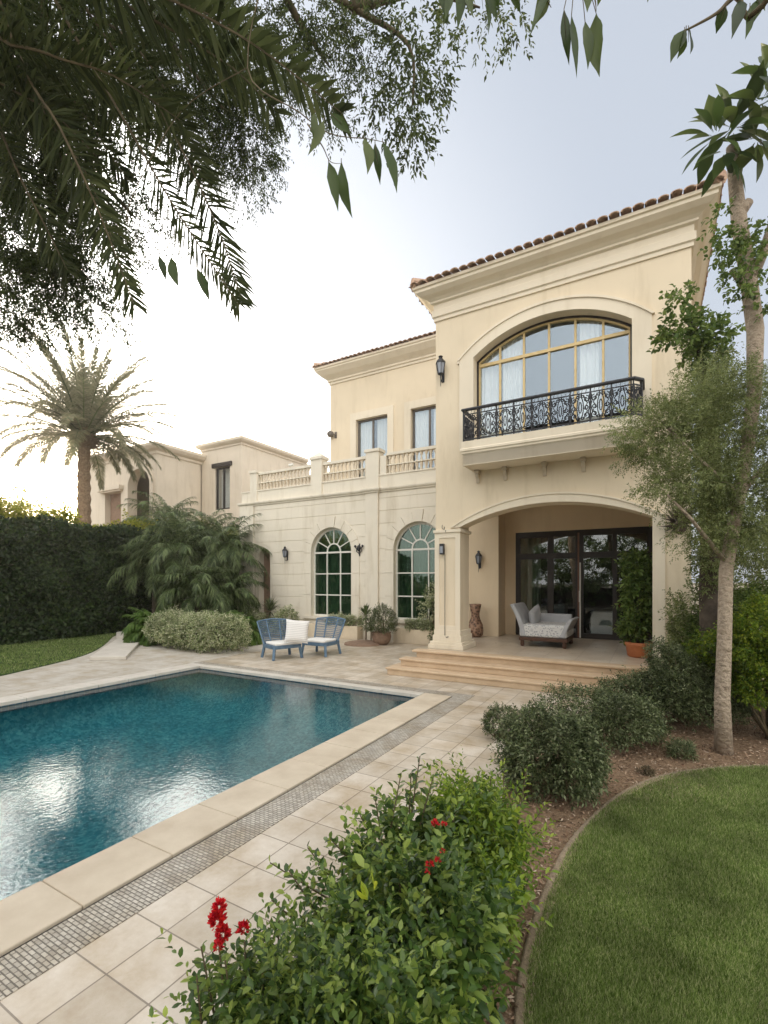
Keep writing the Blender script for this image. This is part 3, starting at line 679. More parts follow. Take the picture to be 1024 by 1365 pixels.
for k in range(npan): scroll_panel(mb, (BL+.01+k*wfr, BF+.01, 0), (1, 0, 0), wfr, 4.945, 5.44, k)
scroll_panel(mb, (BR_, BF+.01, 0), Vector((.12, .15, 0)).normalized(), .19, 4.945, 5.44, 77)
for k in range(2):
    for aa in (BL+.01, BR_+.12): scroll_panel(mb, (aa, TF-.32-(k*.31)+.0, 0), (0, 1, 0), .30, 4.945, 5.44, 90+k)
nn = 44
for k in range(nn): a = BL+.03+k*(BR_-BL-.04)/nn; mb.bar((a, BF+.012, 5.458), (a+.02, BF+.012, 5.53), .006)
mb.build('scrollwork', M['iron'], rail)

# porch sliding doors
dr = thing('glass_door', None, None, (0, 0, 0)); dr.parent = villa
D0, D1, DZ0, DZ1, DB = -3.39, 0.0, FLR, 3.38, 13.52
mb = vb(); hs = []
cols = [(-3.27, -2.52), (-2.36, -1.80), (-1.60, -.90), (-.80, -.12)]
for c0, c1 in cols: hs += [rect(c0, c1, 2.78, 3.22), rect(c0, c1, .62, 2.62)]
mb.prism(rect(D0, D1, DZ0, DZ1), hs, DB, DB+.09); mb.box(D0+.02, D1-.02, DB-.02, DB-.001, 2.64, 2.76)
mb.build('frame', M['darkframe'], dr, bevel=.004)
mb = vb(); mb.box(-1.74, -1.70, DB-.03, DB-.001, FLR+.02, 3.3); mb.build('door_jamb', M['redwood'], dr)
mb = vb(); mb.box(-1.69, -1.66, DB-.05, DB-.001, FLR+.02, 2.5); mb.box(-1.70, -1.665, DB-.09, DB-.05, 1.45, 1.75); mb.build('handle', M['whiteframe'], dr)
mb = vb()
for c0, c1 in cols: mb.box(c0-.01, c1+.01, DB+.04, DB+.048, .61, 3.23)
mb.build('glass', M['glass'], dr)
mb = vb(); drape(mb, -3.35, -2.75, 13.78, .5, 3.3, .04, 45); mb.build('curtain', M['green_curtain'], dr)
mb = vb(); mb.box(-1.5, -.9, 14.4, 15.0, .5, 1.1); mb.box(-3.0, -2.3, 15.0, 15.6, .5, 1.3); mb.box(-1.52, -.88, 14.37, 15.03, 1.1, 1.14)
mb.build('sideboard', M['white_cloth'], dr, bevel=.01)

# terrace and steps
mb = vb()
TRR = .52
mb.box(-4.55, TRR, 9.44, 13.8, 0, FLR-.05); mb.build('terrace_base', M['step'], villa)
mb = vb(); mb.box(-4.60, TRR+.0, 9.40, 13.82, FLR-.05, FLR); mb.build('terrace', M['terrace'], villa, bevel=.012)
mb = vb()
for i, (bf, z1) in enumerate(((8.78, .16), (9.10, .32))):
    mb.box(-4.95+.16*i, TRR, bf+.03, 9.44, 0.0 if i == 0 else .16, z1-.045); mb.box(-4.98+.16*i, TRR+.01, bf, 9.438, z1-.045, z1)
mb.build('steps', M['step'], villa, bevel=.012)
mb = vb(); mb.box(-4.64, TRR+.01, 9.38, 9.66, FLR-.045, FLR+.003); mb.build('step_nosing', M['step'], villa, bevel=.012)

# ---- lower wing
WF, WL, WR = 13.9, -14.69, TL+.1
wcs = [-10.15, -6.65]; hwG = .90; WZ0, WZS = .72, 3.06
holes = [arch_ring(c, hwG+.02, WZ0, WZS, hwG, 24) for c in wcs]
niche = arch_ring(-13.4, .30, .12, 3.02, .30, 12)
mb = vb(); mb.prism(rect(WL, WR, -.04, 5.2), holes + [niche], WF, WF+.3)
mb.box(WL, WL+.3, WF+.301, 20, -.04, 5.2); mb.box(WL, -4.0, WF+.3, 20, 5.1, 5.2); mb.build('wing_wall', M['pale'], villa)
mb = vb(); mb.box(-13.9, -12.9, WF+.28, WF+.35, 0, 3.6); mb.build('niche', M['brick'], villa)
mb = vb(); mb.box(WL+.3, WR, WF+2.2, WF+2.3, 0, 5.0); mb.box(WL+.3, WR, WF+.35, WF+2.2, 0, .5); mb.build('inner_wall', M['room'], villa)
# rusticated courses, proud of the wall
def xb(z, c, hw, zs):
    if z <= zs: return hw
    q = hw*hw - (z-zs)**2
    return math.sqrt(q) if q > 0 else 0
mb = vb(); z = .55; ring = 1.22
segs = [(-13.0, -10.15, None, 0), ]
piers_p = (-8.62, -8.12)
while z < 4.95:
    z1 = min(z+.415, 5.0); zz = [z+.012+(z1-z-.012)*i/8 for i in range(9)]
    def strip_(lf, rf):
        out = [(rf(q), q) for q in zz]; inn = [(lf(q), q) for q in reversed(zz)]
        if max(rf(q)-lf(q) for q in zz) > .02:
            ol = [(lf(zz[0]), zz[0])] + out + inn[:-1]
            ol2 = []
            for p_ in ol:
                if not ol2 or (abs(p_[0]-ol2[-1][0])+abs(p_[1]-ol2[-1][1])) > 1e-4: ol2.append(p_)
            mb.prism(ol2, [], WF-.016, WF+.004)
    def nb(q, s): return -13.4 + s*(xb(q, 0, .42, 3.02) if q > .12 else .42)
    w1l = lambda q: wcs[0]-xb(q, 0, ring, WZS); w1r = lambda q: wcs[0]+xb(q, 0, ring, WZS)
    w2l = lambda q: wcs[1]-xb(q, 0, ring, WZS); w2r = lambda q: wcs[1]+xb(q, 0, ring, WZS)
    strip_(lambda q: WL+.75, lambda q: nb(q, -1)); strip_(lambda q: nb(q, 1), w1l)
    strip_(w1r, lambda q: piers_p[0]); strip_(lambda q: piers_p[1], w2l); strip_(w2r, lambda q: WR-.02)
    z += .428
mb.build('stone_course', M['pale'], villa, bevel=.005)
mb = vb()
mb.box(piers_p[0], piers_p[1], WF-.10, WF+.004, -.04, 5.04); mb.box(piers_p[0]-.03, piers_p[1]+.03, WF-.13, WF+.003, -.04, .5)
mb.box(WL-.04, WL+.74, WF-.06, WF+.004, -.04, 5.04); mb.box(WL, WR, WF-.05, WF+.003, -.03, .52)
mb.build('pilaster', M['pale'], villa, bevel=.008)
for c in wcs:      # arch surrounds of voussoir blocks
    mb = vb()
    nvo = 9
    for k in range(nvo):
        t0, t1 = math.pi*k/nvo+.006, math.pi*(k+1)/nvo-.006; key = (k == nvo//2); ro = ring+.02+(.06 if key else 0); pr = .055 if key else .035
        pts = [(c-ro*math.cos(t0+(t1-t0)*i/5), WZS+ro*math.sin(t0+(t1-t0)*i/5)) for i in range(6)] + [(c-(hwG+.0)*math.cos(t1-(t1-t0)*i/5), WZS+(hwG+.0)*math.sin(t1-(t1-t0)*i/5)) for i in range(6)]
        mb.prism(pts[::-1], [], WF-pr, WF+.005)
    for s in (-1, 1): 
        for (zz0, zz1) in ((WZ0, 1.5), (1.512, 2.28), (2.292, WZS-.01)): mb.box(min(c+s*hwG, c+s*(ring+.02)), max(c+s*hwG, c+s*(ring+.02)), WF-.035, WF+.005, zz0, zz1)
    mb.box(c-ring, c+ring, WF-.10, WF+.005, WZ0-.10, WZ0)
    mb.build('window_surround', M['pale'], villa, bevel=.006)
    w_ = thing('arched_window', None, None, (0, 0, 0)); w_.parent = villa
    mf = vb(); g0 = WF+.17
    mf.prism(arch_ring(c, hwG+.019, WZ0+.001, WZS, hwG-.001, 24), [arch_ring(c, hwG-.05, WZ0+.06, WZS-.03, hwG-.05, 24)], g0, g0+.06)
    mf.box(c-hwG+.03, c+hwG-.03, g0-.012, g0+.05, WZS-.03, WZS+.03)
    for a in (c-.30, c+.30): mf.box(a-.02, a+.02, g0-.006, g0+.05, WZ0+.04, WZS-.03)
    for zz_ in (1.50, 2.28): mf.box(c-hwG+.03, c+hwG-.03, g0-.01, g0+.045, zz_-.02, zz_+.02)
    mf.prism([(c+.32*math.cos(math.pi*i/12), WZS+.03+.32*math.sin(math.pi*i/12)) for i in range(13)] + [(c+.27*math.cos(math.pi*(12-i)/12), WZS+.03+.27*math.sin(math.pi*(12-i)/12)) for i in range(13)], [], g0-.004, g0+.045)
    for k in range(1, 6):
        t = math.pi*k/6; mf.bar((c+.29*math.cos(t), g0+.02, WZS+.03+.29*math.sin(t)), (c+.87*math.cos(t), g0+.02, WZS+.0+.87*math.sin(t)), .035, .045, (0, 1, 0))
    mf.build('frame', M['whiteframe'], w_)
    mg = vb(); mg.prism(arch_ring(c, hwG-.01, WZ0+.03, WZS, hwG-.03, 24), [], g0+.024, g0+.03); mg.build('glass', M['greenglass'], w_)
    mc = vb(); drape(mc, c-hwG-.1, c+hwG+.1, g0+.30, .6, 4.2, .05, 34, 60); mc.build('curtain', M['dull_curtain'], w_)
# cornice and parapet
mb = vb()
mb.sweep([(-.02, 5.04), (.05, 5.04), (.05, 5.08), (.10, 5.10), (.12, 5.14), (.12, 5.19), (-.02, 5.20)], [(WL-.0, 20), (WL, WF), (piers_p[0], WF), (piers_p[0], WF-.10), (piers_p[1], WF-.10), (piers_p[1], WF), (WR, WF)])
mb.box(WL+.02, WR, WF+.0, WF+.24, 5.201, 5.60); mb.box(WL, WR, WF-.03, WF+.27, 5.60, 5.65)
mb.build('parapet', M['pale'], villa, bevel=.006)
def pier_cap(a, w, zt, peak):
    mb = vb(); mb.box(a-w/2, a+w/2, WF-.06, WF+.30, 5.19, zt-.1); mb.box(a-w/2-.04, a+w/2+.04, WF-.10, WF+.34, zt-.1, zt)
    if peak:
        x0, x1, y0, y1 = a-w/2-.03, a+w/2+.03, WF-.09, WF+.33; cxx, cyy = a, WF+.12
        mb.add([(x0,y0,zt),(x1,y0,zt),(x1,y1,zt),(x0,y1,zt),(cxx,cyy,zt+.2)], [(0,1,4),(1,2,4),(2,3,4),(3,0,4)])
    mb.build('parapet_pier', M['pale'], villa, bevel=.006)
pier_cap(-13.95, .36, 6.45, False); pier_cap(-10.78, .50, 6.6, True); pier_cap(-8.37, .52, 6.55, False)
mb = vb(); mb.box(-8.09, -7.85, WF+.0, WF+.26, 5.651, 6.28); mb.build('parapet_pier', M['pale'], villa, bevel=.006)
bmesh_bal = vb(); 
prof = [(.055, 0), (.055, .05), (.03, .07), (.045, .14), (.062, .22), (.05, .30), (.028, .40), (.028, .50), (.05, .53), (.055, .56), (.055, .62)]
first = None
for (s0, s1) in ((-13.77, -11.03), (-10.53, -8.63), (-7.85, -4.3)):
    bo = thing('balustrade', None, None, (0, 0, 0)); bo.parent = villa
    mb = vb(); mb.box(s0, s1, WF+.02, WF+.22, 6.27, 6.37); mb.box(s0, s1, WF+.04, WF+.20, 5.93, 5.965); mb.build('handrail', M['pale'], bo, bevel=.006)
    k = int((s1-s0)/.165)
    for i in range(k):
        a = s0+(i+.5)*(s1-s0)/k
        if first is None:
            mb = MB(); mb.lathe(prof, 10); first = mb.build('baluster', M['cream_trim'], bo, smooth=True)
            q = first
        else: q = first.copy(); C.objects.link(q); q.parent = bo
        q.location = (a-VO[0], WF+.12-VO[1], 5.65)

# ---- upper wing
UF, UL, UZ = 15.4, -11.26, 10.0
wins = [(-10.03, -8.62), (-7.65, -6.25)]
mb = vb(); mb.prism(rect(UL, TL-.0, 5.2, UZ+.4), [rect(a0, a1, 6.0, 8.28) for a0, a1 in wins], UF, UF+.3)
mb.box(UL, UL+.3, UF+.301, 21, 5.2, UZ+.4); mb.box(UL, -3.9, 21, 21.2, 5.2, UZ+.4); mb.box(TL-.3, TL-.002, 17.1, 21, 5.2, UZ+.4); mb.box(TL-.002, -3.9, UF, 21, 8.6, UZ+.4)
mb.build('wall', M['cream'], villa)
mb = vb()
for a0, a1 in wins: mb.box(a0-.3, a1+.3, UF+1.8, UF+1.9, 5.4, 9)
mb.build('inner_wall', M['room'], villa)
prof = [(-.02, 9.90), (.04, 9.90), (.04, 9.98), (.09, 10.0), (.09, 10.06), (.14, 10.10), (.28, 10.2), (.44, 10.36), (.44, 10.42), (.48, 10.43), (.48, 10.5), (-.02, 10.52)]
mb = vb(); mb.sweep(prof, [(UL, 21), (UL, UF), (-3.8, UF)]); mb.build('cornice', M['cream_trim'], villa)
mb = vb(); barrel_roof(mb, UL, -3.4, UF, 21, 10.5, R(17), .50); mb.build('roof', M['terr'], villa)
for a0, a1 in wins:
    w_ = thing('window', None, None, (0, 0, 0)); w_.parent = villa
    mb = vb(); mb.prism(rect(a0-.26, a1+.26, 6.0, 8.56), [rect(a0, a1, 5.9999, 8.28)][:0] or [rect(a0, a1, 6.001, 8.28)], UF-.045, UF+.003); mb.build('surround', M['cream_trim'], w_, bevel=.005)
    mb = vb(); c = (a0+a1)/2; mb.prism(rect(a0, a1, 6.0, 8.28), [rect(a0+.07, c-.05, 6.07, 8.2), rect(c+.02, a1-.07, 6.07, 8.2)], UF+.12, UF+.18); mb.build('frame', M['greyframe'], w_)
    mb = vb(); mb.box(a0+.05, a1-.05, UF+.145, UF+.15, 6.05, 8.25); mb.build('glass', M['skyglass'], w_)
    mb = vb(); drape(mb, a0, c+.0, UF+.24, 5.8, 8.4, .03, 50, 40); drape(mb, c+.1, a1, UF+.26, 5.8, 8.4, .045, 40, 40); mb.build('curtain', M['curtain'], w_)

# ------------------------------------------------------------------ neighbouring house
NO = (-24.7, 17.0, 0)
nb_ = thing('neighbouring_house', 'pale flat-roofed house beyond the hedge behind the date palm', 'house', W(*NO), TH)
def nbm(): return MB(NO)
mb = nbm()
mb.prism(rect(-31.6, -24.7, -.04, 9.55), [arch_ring(-26.3, 1.05, 4.0, 7.6, 1.05, 20), rect(-29.9, -28.2, 4.0, 7.5)], 17.0, 17.5)
mb.box(-25.2, -24.7, 17.501, 20.1, -.04, 9.55); mb.box(-31.6, -24.7, 20.0, 25, 0, 9.5); mb.box(-31.6, -31.1, 17.5, 20, -.04, 9.55)
mb.prism(rect(-24.699, -21.2, -.04, 10.3), [rect(-23.5, -22.2, 6.4, 9.0)], 20.1, 20.5)
mb.box(-21.6, -21.201, 20.501, 26, -.04, 10.3); mb.box(-24.7, -21.2, 26, 26.3, 0, 10.3)
mb.box(-21.2, -15.0, 22.5, 22.8, 0, 8.2); mb.build('wall', M['far_wall'], nb_)
mb = nbm(); mb.box(-31.6, -25.3, 19.2, 19.4, 0, 9); mb.build('porch_wall', M['far_wall'], nb_)
mb = nbm()
mb.sweep([(-.05, 9.35), (.08, 9.35), (.08, 9.5), (.3, 9.6), (.42, 9.75), (.42, 9.9), (-.05, 10.0)], [(-31.6, 24), (-31.6, 17.0), (-24.7, 17.0), (-24.7, 20.09)])
mb.sweep([(-.05, 10.15), (.06, 10.15), (.06, 10.25), (.2, 10.33), (.28, 10.42), (.28, 10.55), (-.05, 10.62)], [(-24.7, 24), (-24.7, 20.1), (-21.2, 20.1), (-21.2, 26)])
mb.box(-31.5, -24.8, 17.1, 24, 9.8, 9.95); mb.box(-24.6, -21.3, 20.2, 26, 10.45, 10.58); mb.box(-30.3, -27.9, 16.7, 17.05, 7.6, 7.85); mb.box(-30.1, -28.0, 16.8, 17.02, 7.5, 7.6)
arch_band(mb, -26.3, 1.05, 1.35, 4.0, 7.6, 1.05, 16.9, 17.02)
mb.box(-21.2, -15, 22.35, 22.95, 8.2, 8.4)
mb.build('cornice', M['far_wall'], nb_)
mb = nbm(); mb.box(-29.9, -28.2, 17.35, 17.45, 4, 7.5); mb.build('door', M['brick'], nb_)
w_ = thing('window', None, None, (0, 0, 0)); w_.parent = nb_
mb = nbm(); mb.prism(rect(-23.5, -22.2, 6.4, 9.0), [rect(-23.4, -22.9, 6.5, 8.9), rect(-22.8, -22.3, 6.5, 8.9)], 20.2, 20.3); mb.prism(rect(-23.7, -22.0, 9.0, 9.25), [], 20.0, 20.12); mb.build('frame', M['darkframe'], w_)
mb = nbm(); mb.box(-23.45, -22.25, 20.24, 20.26, 6.45, 8.95); mb.build('glass', M['skyglass'], w_)
mb = nbm(); mb.box(-23.5, -22.2, 20.6, 20.7, 6, 9.2); mb.build('blind', M['curtain'], w_)

# ------------------------------------------------------------------ leaf materials
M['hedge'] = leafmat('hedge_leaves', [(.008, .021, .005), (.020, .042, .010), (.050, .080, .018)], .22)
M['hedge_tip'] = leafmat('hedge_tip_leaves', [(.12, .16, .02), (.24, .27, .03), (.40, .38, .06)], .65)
M['date'] = leafmat('date_palm_leaves', [(.13, .14, .075), (.20, .20, .11), (.30, .28, .17)], .5)
M['palm'] = leafmat('garden_palm_leaves', [(.025, .045, .014), (.07, .105, .033), (.17, .215, .085)], .3)
M['fern'] = leafmat('fern_leaves', [(.04, .09, .015), (.08, .15, .025), (.13, .20, .04)], .35)
M['varieg'] = leafmat('variegated_leaves', [(.10, .15, .05), (.22, .28, .12), (.45, .46, .28), (.60, .58, .42)], .25)
M['greyshrub'] = leafmat('grey_green_leaves', [(.035, .052, .020), (.07, .095, .036), (.125, .155, .065), (.22, .24, .13)], .2)
M['flshrub'] = leafmat('glossy_shrub_leaves', [(.028, .062, .014), (.065, .125, .026), (.13, .20, .04), (.30, .38, .08)], .38, .36, .5)
M['ltshrub'] = leafmat('light_shrub_leaves', [(.06, .12, .015), (.15, .24, .025), (.30, .38, .05)], .45, .4, .4)
M['brshrub'] = leafmat('bright_shrub_leaves', [(.05, .10, .012), (.12, .19, .02), (.24, .28, .03)], .4)
M['airy'] = leafmat('airy_tree_leaves', [(.09, .12, .04), (.155, .19, .065), (.25, .275, .12)], .4)
M['ivy'] = leafmat('climber_leaves', [(.05, .09, .02), (.10, .16, .035), (.18, .24, .06)], .35)
M['over'] = leafmat('overhead_leaves', [(.022, .034, .009), (.042, .062, .017), (.075, .10, .03)], .45)
M['overpalm'] = leafmat('overhead_palm_leaves', [(.022, .031, .010), (.04, .053, .017), (.07, .085, .03)], .42, .6, .15)
M['big'] = leafmat('big_overhead_leaves', [(.022, .042, .008), (.04, .07, .014), (.075, .10, .022)], .4, .4, .3)
M['red'] = leafmat('red_petals', [(.30, .006, .008), (.48, .015, .012), (.62, .03, .02)], .3, .5)
M['yel'] = leafmat('yellow_leaves', [(.26, .36, .03), (.42, .46, .05)], .4)

# ------------------------------------------------------------------ tall hedge on the left
hb = W(-18.1, 6, 0)
hedge = thing('tall_hedge', 'tall dense dark green hedge behind the left strip of grass', 'hedge', hb)
N = 90000
B_ = rng.uniform(-7, 19, N); Z_ = rng.uniform(.0, 4.0, N); dep = rng.uniform(0, 1, N)**2*.35 + .12*np.cos(B_*3.1+Z_*1.9) + .10*np.cos(B_*1.3-Z_*3.7)
A_ = -17.55 - dep
top = rng.uniform(0, 1, N) < .2
A_[top] = rng.uniform(-19, -17.6, top.sum()); Z_[top] = 3.95 + .15*np.cos(B_[top]*2.3) + rng.uniform(-.2, .1, top.sum())
Pw = np.stack([A_*ca - B_*sa, A_*sa + B_*ca, Z_], 1)
nrm = np.array([ca, sa, 0.2]); dd = nrm*.4 + rdir(N)
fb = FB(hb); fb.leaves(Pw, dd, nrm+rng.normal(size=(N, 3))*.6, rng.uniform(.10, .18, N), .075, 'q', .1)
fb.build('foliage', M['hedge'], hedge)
mb = MB(); cN = [(-18.9, -7), (-17.85, -7), (-17.85, 19), (-18.9, 19)]
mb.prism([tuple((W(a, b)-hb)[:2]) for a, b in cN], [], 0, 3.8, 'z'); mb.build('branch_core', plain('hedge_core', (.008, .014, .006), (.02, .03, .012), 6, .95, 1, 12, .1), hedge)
fb = FB(hb)
K = 620
for i in range(K):
    b_ = rng.uniform(1, 18.5); gap_ = .3 if 9.5 < b_ < 11.2 else (1.35 if b_ < 8.2 else 1.0); a_ = rng.uniform(-19.2, -18.0); h_ = rng.uniform(.35, .85)*(1.0 if i % 4 else 1.5)*gap_
    c_ = W(a_, b_, 3.8)
    t_ = rng.uniform(0, 1, 70); pp = np.array(c_)[None] + np.stack([rng.normal(0, .07, 70), rng.normal(0, .07, 70), t_*h_], 1)
    fb.leaves(pp, rdir(70, -.2), rdir(70), rng.uniform(.08, .14, 70), .06, 'q')
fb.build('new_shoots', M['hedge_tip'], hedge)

# ------------------------------------------------------------------ date palm behind the hedge
dp_b = Vector(((112-512)/FPX*21.5, 21.5, 0))
dp = thing('date_palm', 'tall date palm with thick trunk standing against the bright sky', 'palm tree', dp_b)
ctr = Vector((0, 0, 8.4))
mb = MB(); 
pts = [(0, 0, z) for z in np.linspace(-.05, 8.3, 34)]; rad = [.31+.05*(i % 2)+.05*(i < 2) - .003*i for i in range(34)]
mb.tube(pts, rad, 12); mb.build('trunk', M['palmbark'], dp, smooth=False)
fbh = FB(); nb2 = 500; dd = rdir(nb2, -.6); p0 = np.array([[0, 0, 8.35]]) + dd*np.array([.30, .30, .45]); fbh.leaves(p0, dd+np.array([0, 0, .8]), dd, .45, .14, 's', .0)
fbh.build('frond_stubs', M['palmbark'], dp)
fb = FB(); mr = MB()
for i in range(72):
    u = i/72; el = R(88 - 92*u**1.0) + rng.normal(0, .06); az = i*2.399 + rng.normal(0, .15)
    frond(fb, mr, (0.15*math.cos(az), .15*math.sin(az), 8.6), az, el, rng.uniform(3.9, 4.8)*(1 if u < .75 else .85), R(35+35*u), 130, .58, .034, 's', .25, .034, .25, .35, .14, .22)
fb.build('crown', M['date'], dp); mr.build('frond_stems', M['palm'], dp)

# ------------------------------------------------------------------ palms and ferns by the wing
def small_palm(name, X, Y, hgt, nf, ln, lab, group=None, el0=85, ll=.5, m='palm', lw=.035):
    t = thing(name, lab, 'palm', (X, Y, 0), 0, group); fb = FB(); mr = MB()
    for i in range(int(nf*1.35)):
        u = i/(nf*1.35); az = i*2.399+rng.normal(0, .2); el = R(el0-75*u)
        frond(fb, mr, (rng.normal(0, .05), rng.normal(0, .05), hgt*rng.uniform(.75, 1)), az, el, ln*rng.uniform(.8, 1.1), R(70+50*u), 60, ll*rng.uniform(.8, 1.2), lw*.7, 's', .25, .012, .7, .4, .12, .28)
    if hgt > .4:
        mb = MB(); mb.tube([(0, 0, -.02), (.03, 0, hgt*.5), (0, 0, hgt)], [.11, .09, .07], 8); mb.build('trunk', M['darkbark'], t)
    fb.build('fronds', M[m], t); mr.build('frond_stems', M['palm'], t); return t
G = 'feathery palms clumped beside the wing of the villa'
for (px, Y, h, nf, ln, lab) in [
    (205, 18.6, 2.6, 30, 2.0, 'leftmost feathery palm of the clump, against the hedge end'),
    (238, 17.8, 3.4, 34, 2.1, 'tall dark feathery palm in the middle of the clump'),
    (222, 20.5, 4.6, 30, 2.2, 'palm at the back of the clump, under the neighbouring arch'),
    (270, 19.5, 3.7, 34, 2.3, 'tall feathery palm below the small dark window of the neighbouring house'),
    (300, 18.3, 3.3, 34, 2.1, 'feathery palm drooping over the left end of the pale stone wall'),
    (262, 16.8, 1.8, 30, 1.8, 'low spreading palm behind the left half of the variegated hedge'),
    (300, 17.1, 1.5, 28, 1.6, 'low spreading palm behind the right half of the variegated hedge')]:
    small_palm('feather_palm', (px-512)/FPX*Y, Y, h, nf, ln, lab, G)
GF = 'ferns in front of the palm clump'
for (px, Y, ln, lab) in [(205, 15.6, 1.0, 'bright green fern at the left end of the variegated hedge'), (228, 15.2, .9, 'bright green fern behind the left half of the variegated hedge'), (292, 15.4, .95, 'bright green fern behind the right half of the variegated hedge'), (318, 15.0, .8, 'bright green fern against the niche end of the wall')]:
    small_palm('fern', (px-512)/FPX*Y, Y, .3, 44, ln*1.15, lab, GF, 88, .30, 'fern', .06)
# boulder-like pale leaf / rock at hedge end
# variegated low hedge
vc = Vector(((262-512)/FPX*13.9, 13.9, 0))
vh = thing('variegated_hedge', 'low rounded hedge of cream and green leaves by the far pool corner', 'hedge', vc)
fb = FB()
ux = np.array([ca, sa, 0])
for i in range(7):
    t = (i-3)/3; c_ = np.array([ca, sa*1.0, 0])*t*1.25
    blob(fb, (c_[0], c_[1]+rng.normal(0, .05), .48+.06*math.cos(i*2)), (.62, .58, .52+.05*math.sin(i*1.7)), 900, .12, 7, .05, .03, 'q', -.7, .3, .9, .10, 4, inner=.7)
fb.build('foliage', M['varieg'], vh)
stems((0, 0, -.01), [(ca*t, sa*t, .5) for t in (-1.2, -.6, 0, .6, 1.2)], .03, .015, 'stems', M['twig'], vh)
# white garden light stake in the left lawn
q = P(88, 851, 1254/(851-775)); q.z = 0
g_ = thing('garden_light', 'short white spike light at the foot of the tall hedge', 'garden light', q)
mb = MB(); mb.tube([(0, 0, 0), (0, 0, .22)], .02, 8); mb.lathe([(.02, .22), (.045, .23), (.05, .31), (.03, .34), (.0, .345)], 12); mb.build('lamp_body', M['whiteframe'], g_)

# ------------------------------------------------------------------ planters and potted plants by the wing
def planter(a0, a1, lab):
    o = W((a0+a1)/2, 13.5, 0); t = thing('planter', lab, 'planter', o, TH, 'low rendered planters under the arched windows')
    w = a1-a0; mb = MB(); mb.prism(rect(-w/2, w/2, 0.0, .38), [rect(-w/2+.06, w/2-.06, .06, .32)], 0, .46, 'z'); mb.build('trough', M['cream'], t, bevel=.01)
    mb = MB(); mb.box(-w/2+.05, w/2-.05, .05, .33, .2, .42); mb.build('soil', soil, t)
    return t
planter(-10.9, -8.75, 'long low cream planter under the left arched window'); planter(-7.35, -5.2, 'long low cream planter under the right arched window')
def bush(name, lab, cat, X, Y, z, r, nt, LL, LW, m, tl=.12, nl=7, zc=None, group=None, kind='q', **kw):
    t = thing(name, lab, cat, (X, Y, z), 0, group); fb = FB(); zc = r[2]*.95 if zc is None else zc
    p0, g, tl_ = blob(fb, (0, 0, zc), r, nt, tl, nl, LL, LW, kind, **kw); fb.build('foliage', M[m], t)
    idx = rng.choice(len(p0), min(14, len(p0)), replace=False)
    stems((0, 0, -.01), [tuple(p0[i]) for i in idx], .012+.01*r[2], .004, 'stems', M['twig'], t); return t
for a, lab in ((-9.2, 'small pale variegated bush in the planter beside the left window'), (-9.75, 'small pale variegated bush in front of the left window panes')):
    c_ = W(a, 13.7, .42); bush('planter_bush', lab, 'bush', c_.x, c_.y, c_.z, (.42, .2, .17), 320, .06, .03, 'varieg', .1, group='bushes in the planters')
for a, lab in ((-6.6, 'small pale bush in the right planter below the window'), (-6.0, 'small pale bush in the right planter beside the pier')):
    c_ = W(a, 13.7, .42); bush('planter_bush', lab, 'bush', c_.x, c_.y, c_.z, (.38, .2, .16), 300, .06, .03, 'varieg', .1, group='bushes in the planters')
c_ = W(-5.95, 13.6, .42); bush('climbing_shrub', 'pale green airy shrub against the right arched window', 'shrub', c_.x, c_.y, c_.z, (.35, .2, .75), 260, .07, .035, 'varieg', .2, 8, inner=.1)
def spiky(name, lab, X, Y, trunk, nl, ln, w, m, z=0):
    t = thing(name, lab, 'plant', (X, Y, z)); fb = FB(); u = rng.uniform(0, 1, nl); az = np.arange(nl)*2.4; el = R(85)-R(100)*u
    d = np.stack([np.cos(az)*np.cos(el), np.sin(az)*np.cos(el), np.sin(el)], 1); p = np.stack([0*u, 0*u, trunk-.15*u*min(1, trunk*2)], 1)
    fb.leaves(p+d*.03, d, np.array([[0, 0, 1.0]])+d*.1, ln*rng.uniform(.8, 1.1, nl), w, 's', .25); fb.build('leaves', M[m], t)
    if trunk > .2: mb = MB(); mb.tube([(0, 0, -.02), (.02, 0, trunk*.5), (0, 0, trunk)], [.035, .03, .028], 8); mb.build('trunk', M['bark'], t)
    return t
c_ = W(-12.35, 13.1); spiky('yucca', 'grey spiky yucca on a short stem left of the blue chairs', c_.x, c_.y, 1.0, 90, .62, .05, 'greyshrub')
c_ = W(-12.6, 12.6); bush('croton', 'yellow-green variegated bush beside the niche', 'bush', c_.x, c_.y, 0, (.5, .4, .42), 420, .09, .035, 'varieg', .15, group='variegated bushes at the wall foot')
c_ = W(-11.5, 13.0); bush('croton', 'yellow-green variegated bush behind the left blue chair', 'bush', c_.x, c_.y, 0, (.4, .35, .5), 360, .09, .035, 'varieg', .15, group='variegated bushes at the wall foot')
c_ = W(-8.2, 13.15); spiky('dracaena', 'thin-stemmed dracaena with a leafy tuft on the pilaster', c_.x, c_.y, .95, 60, .42, .06, 'palm'); 
c_ = W(-8.15, 13.2); spiky('dracaena_tuft', 'lower tuft of narrow leaves on the pilaster beside the potted bush', c_.x+.1, c_.y-.1, .6, 40, .35, .05, 'palm')
c_ = W(-7.45, 12.9)
pt_ = thing('pot', 'round dull brown pot between the two arched windows', 'pot', c_); mb = MB(); mb.lathe([(.18, 0), (.28, .12), (.31, .26), (.29, .36), (.31, .38), (.31, .40), (.26, .40), (.26, .34), (0, .34)], 24); mb.build('pot_body', M['brick'], pt_, smooth=True)
bush('potted_bush', 'round dark green bush in the brown pot between the windows', 'bush', c_.x, c_.y, .3, (.48, .45, .5), 800, .05, .025, 'greyshrub', .12, zc=.35)
c_ = W(-5.05, 12.3); bush('floor_plant', 'small dark plant at the foot of the porch pier', 'plant', c_.x, c_.y, 0, (.28, .25, .42), 300, .09, .03, 'palm', .15)
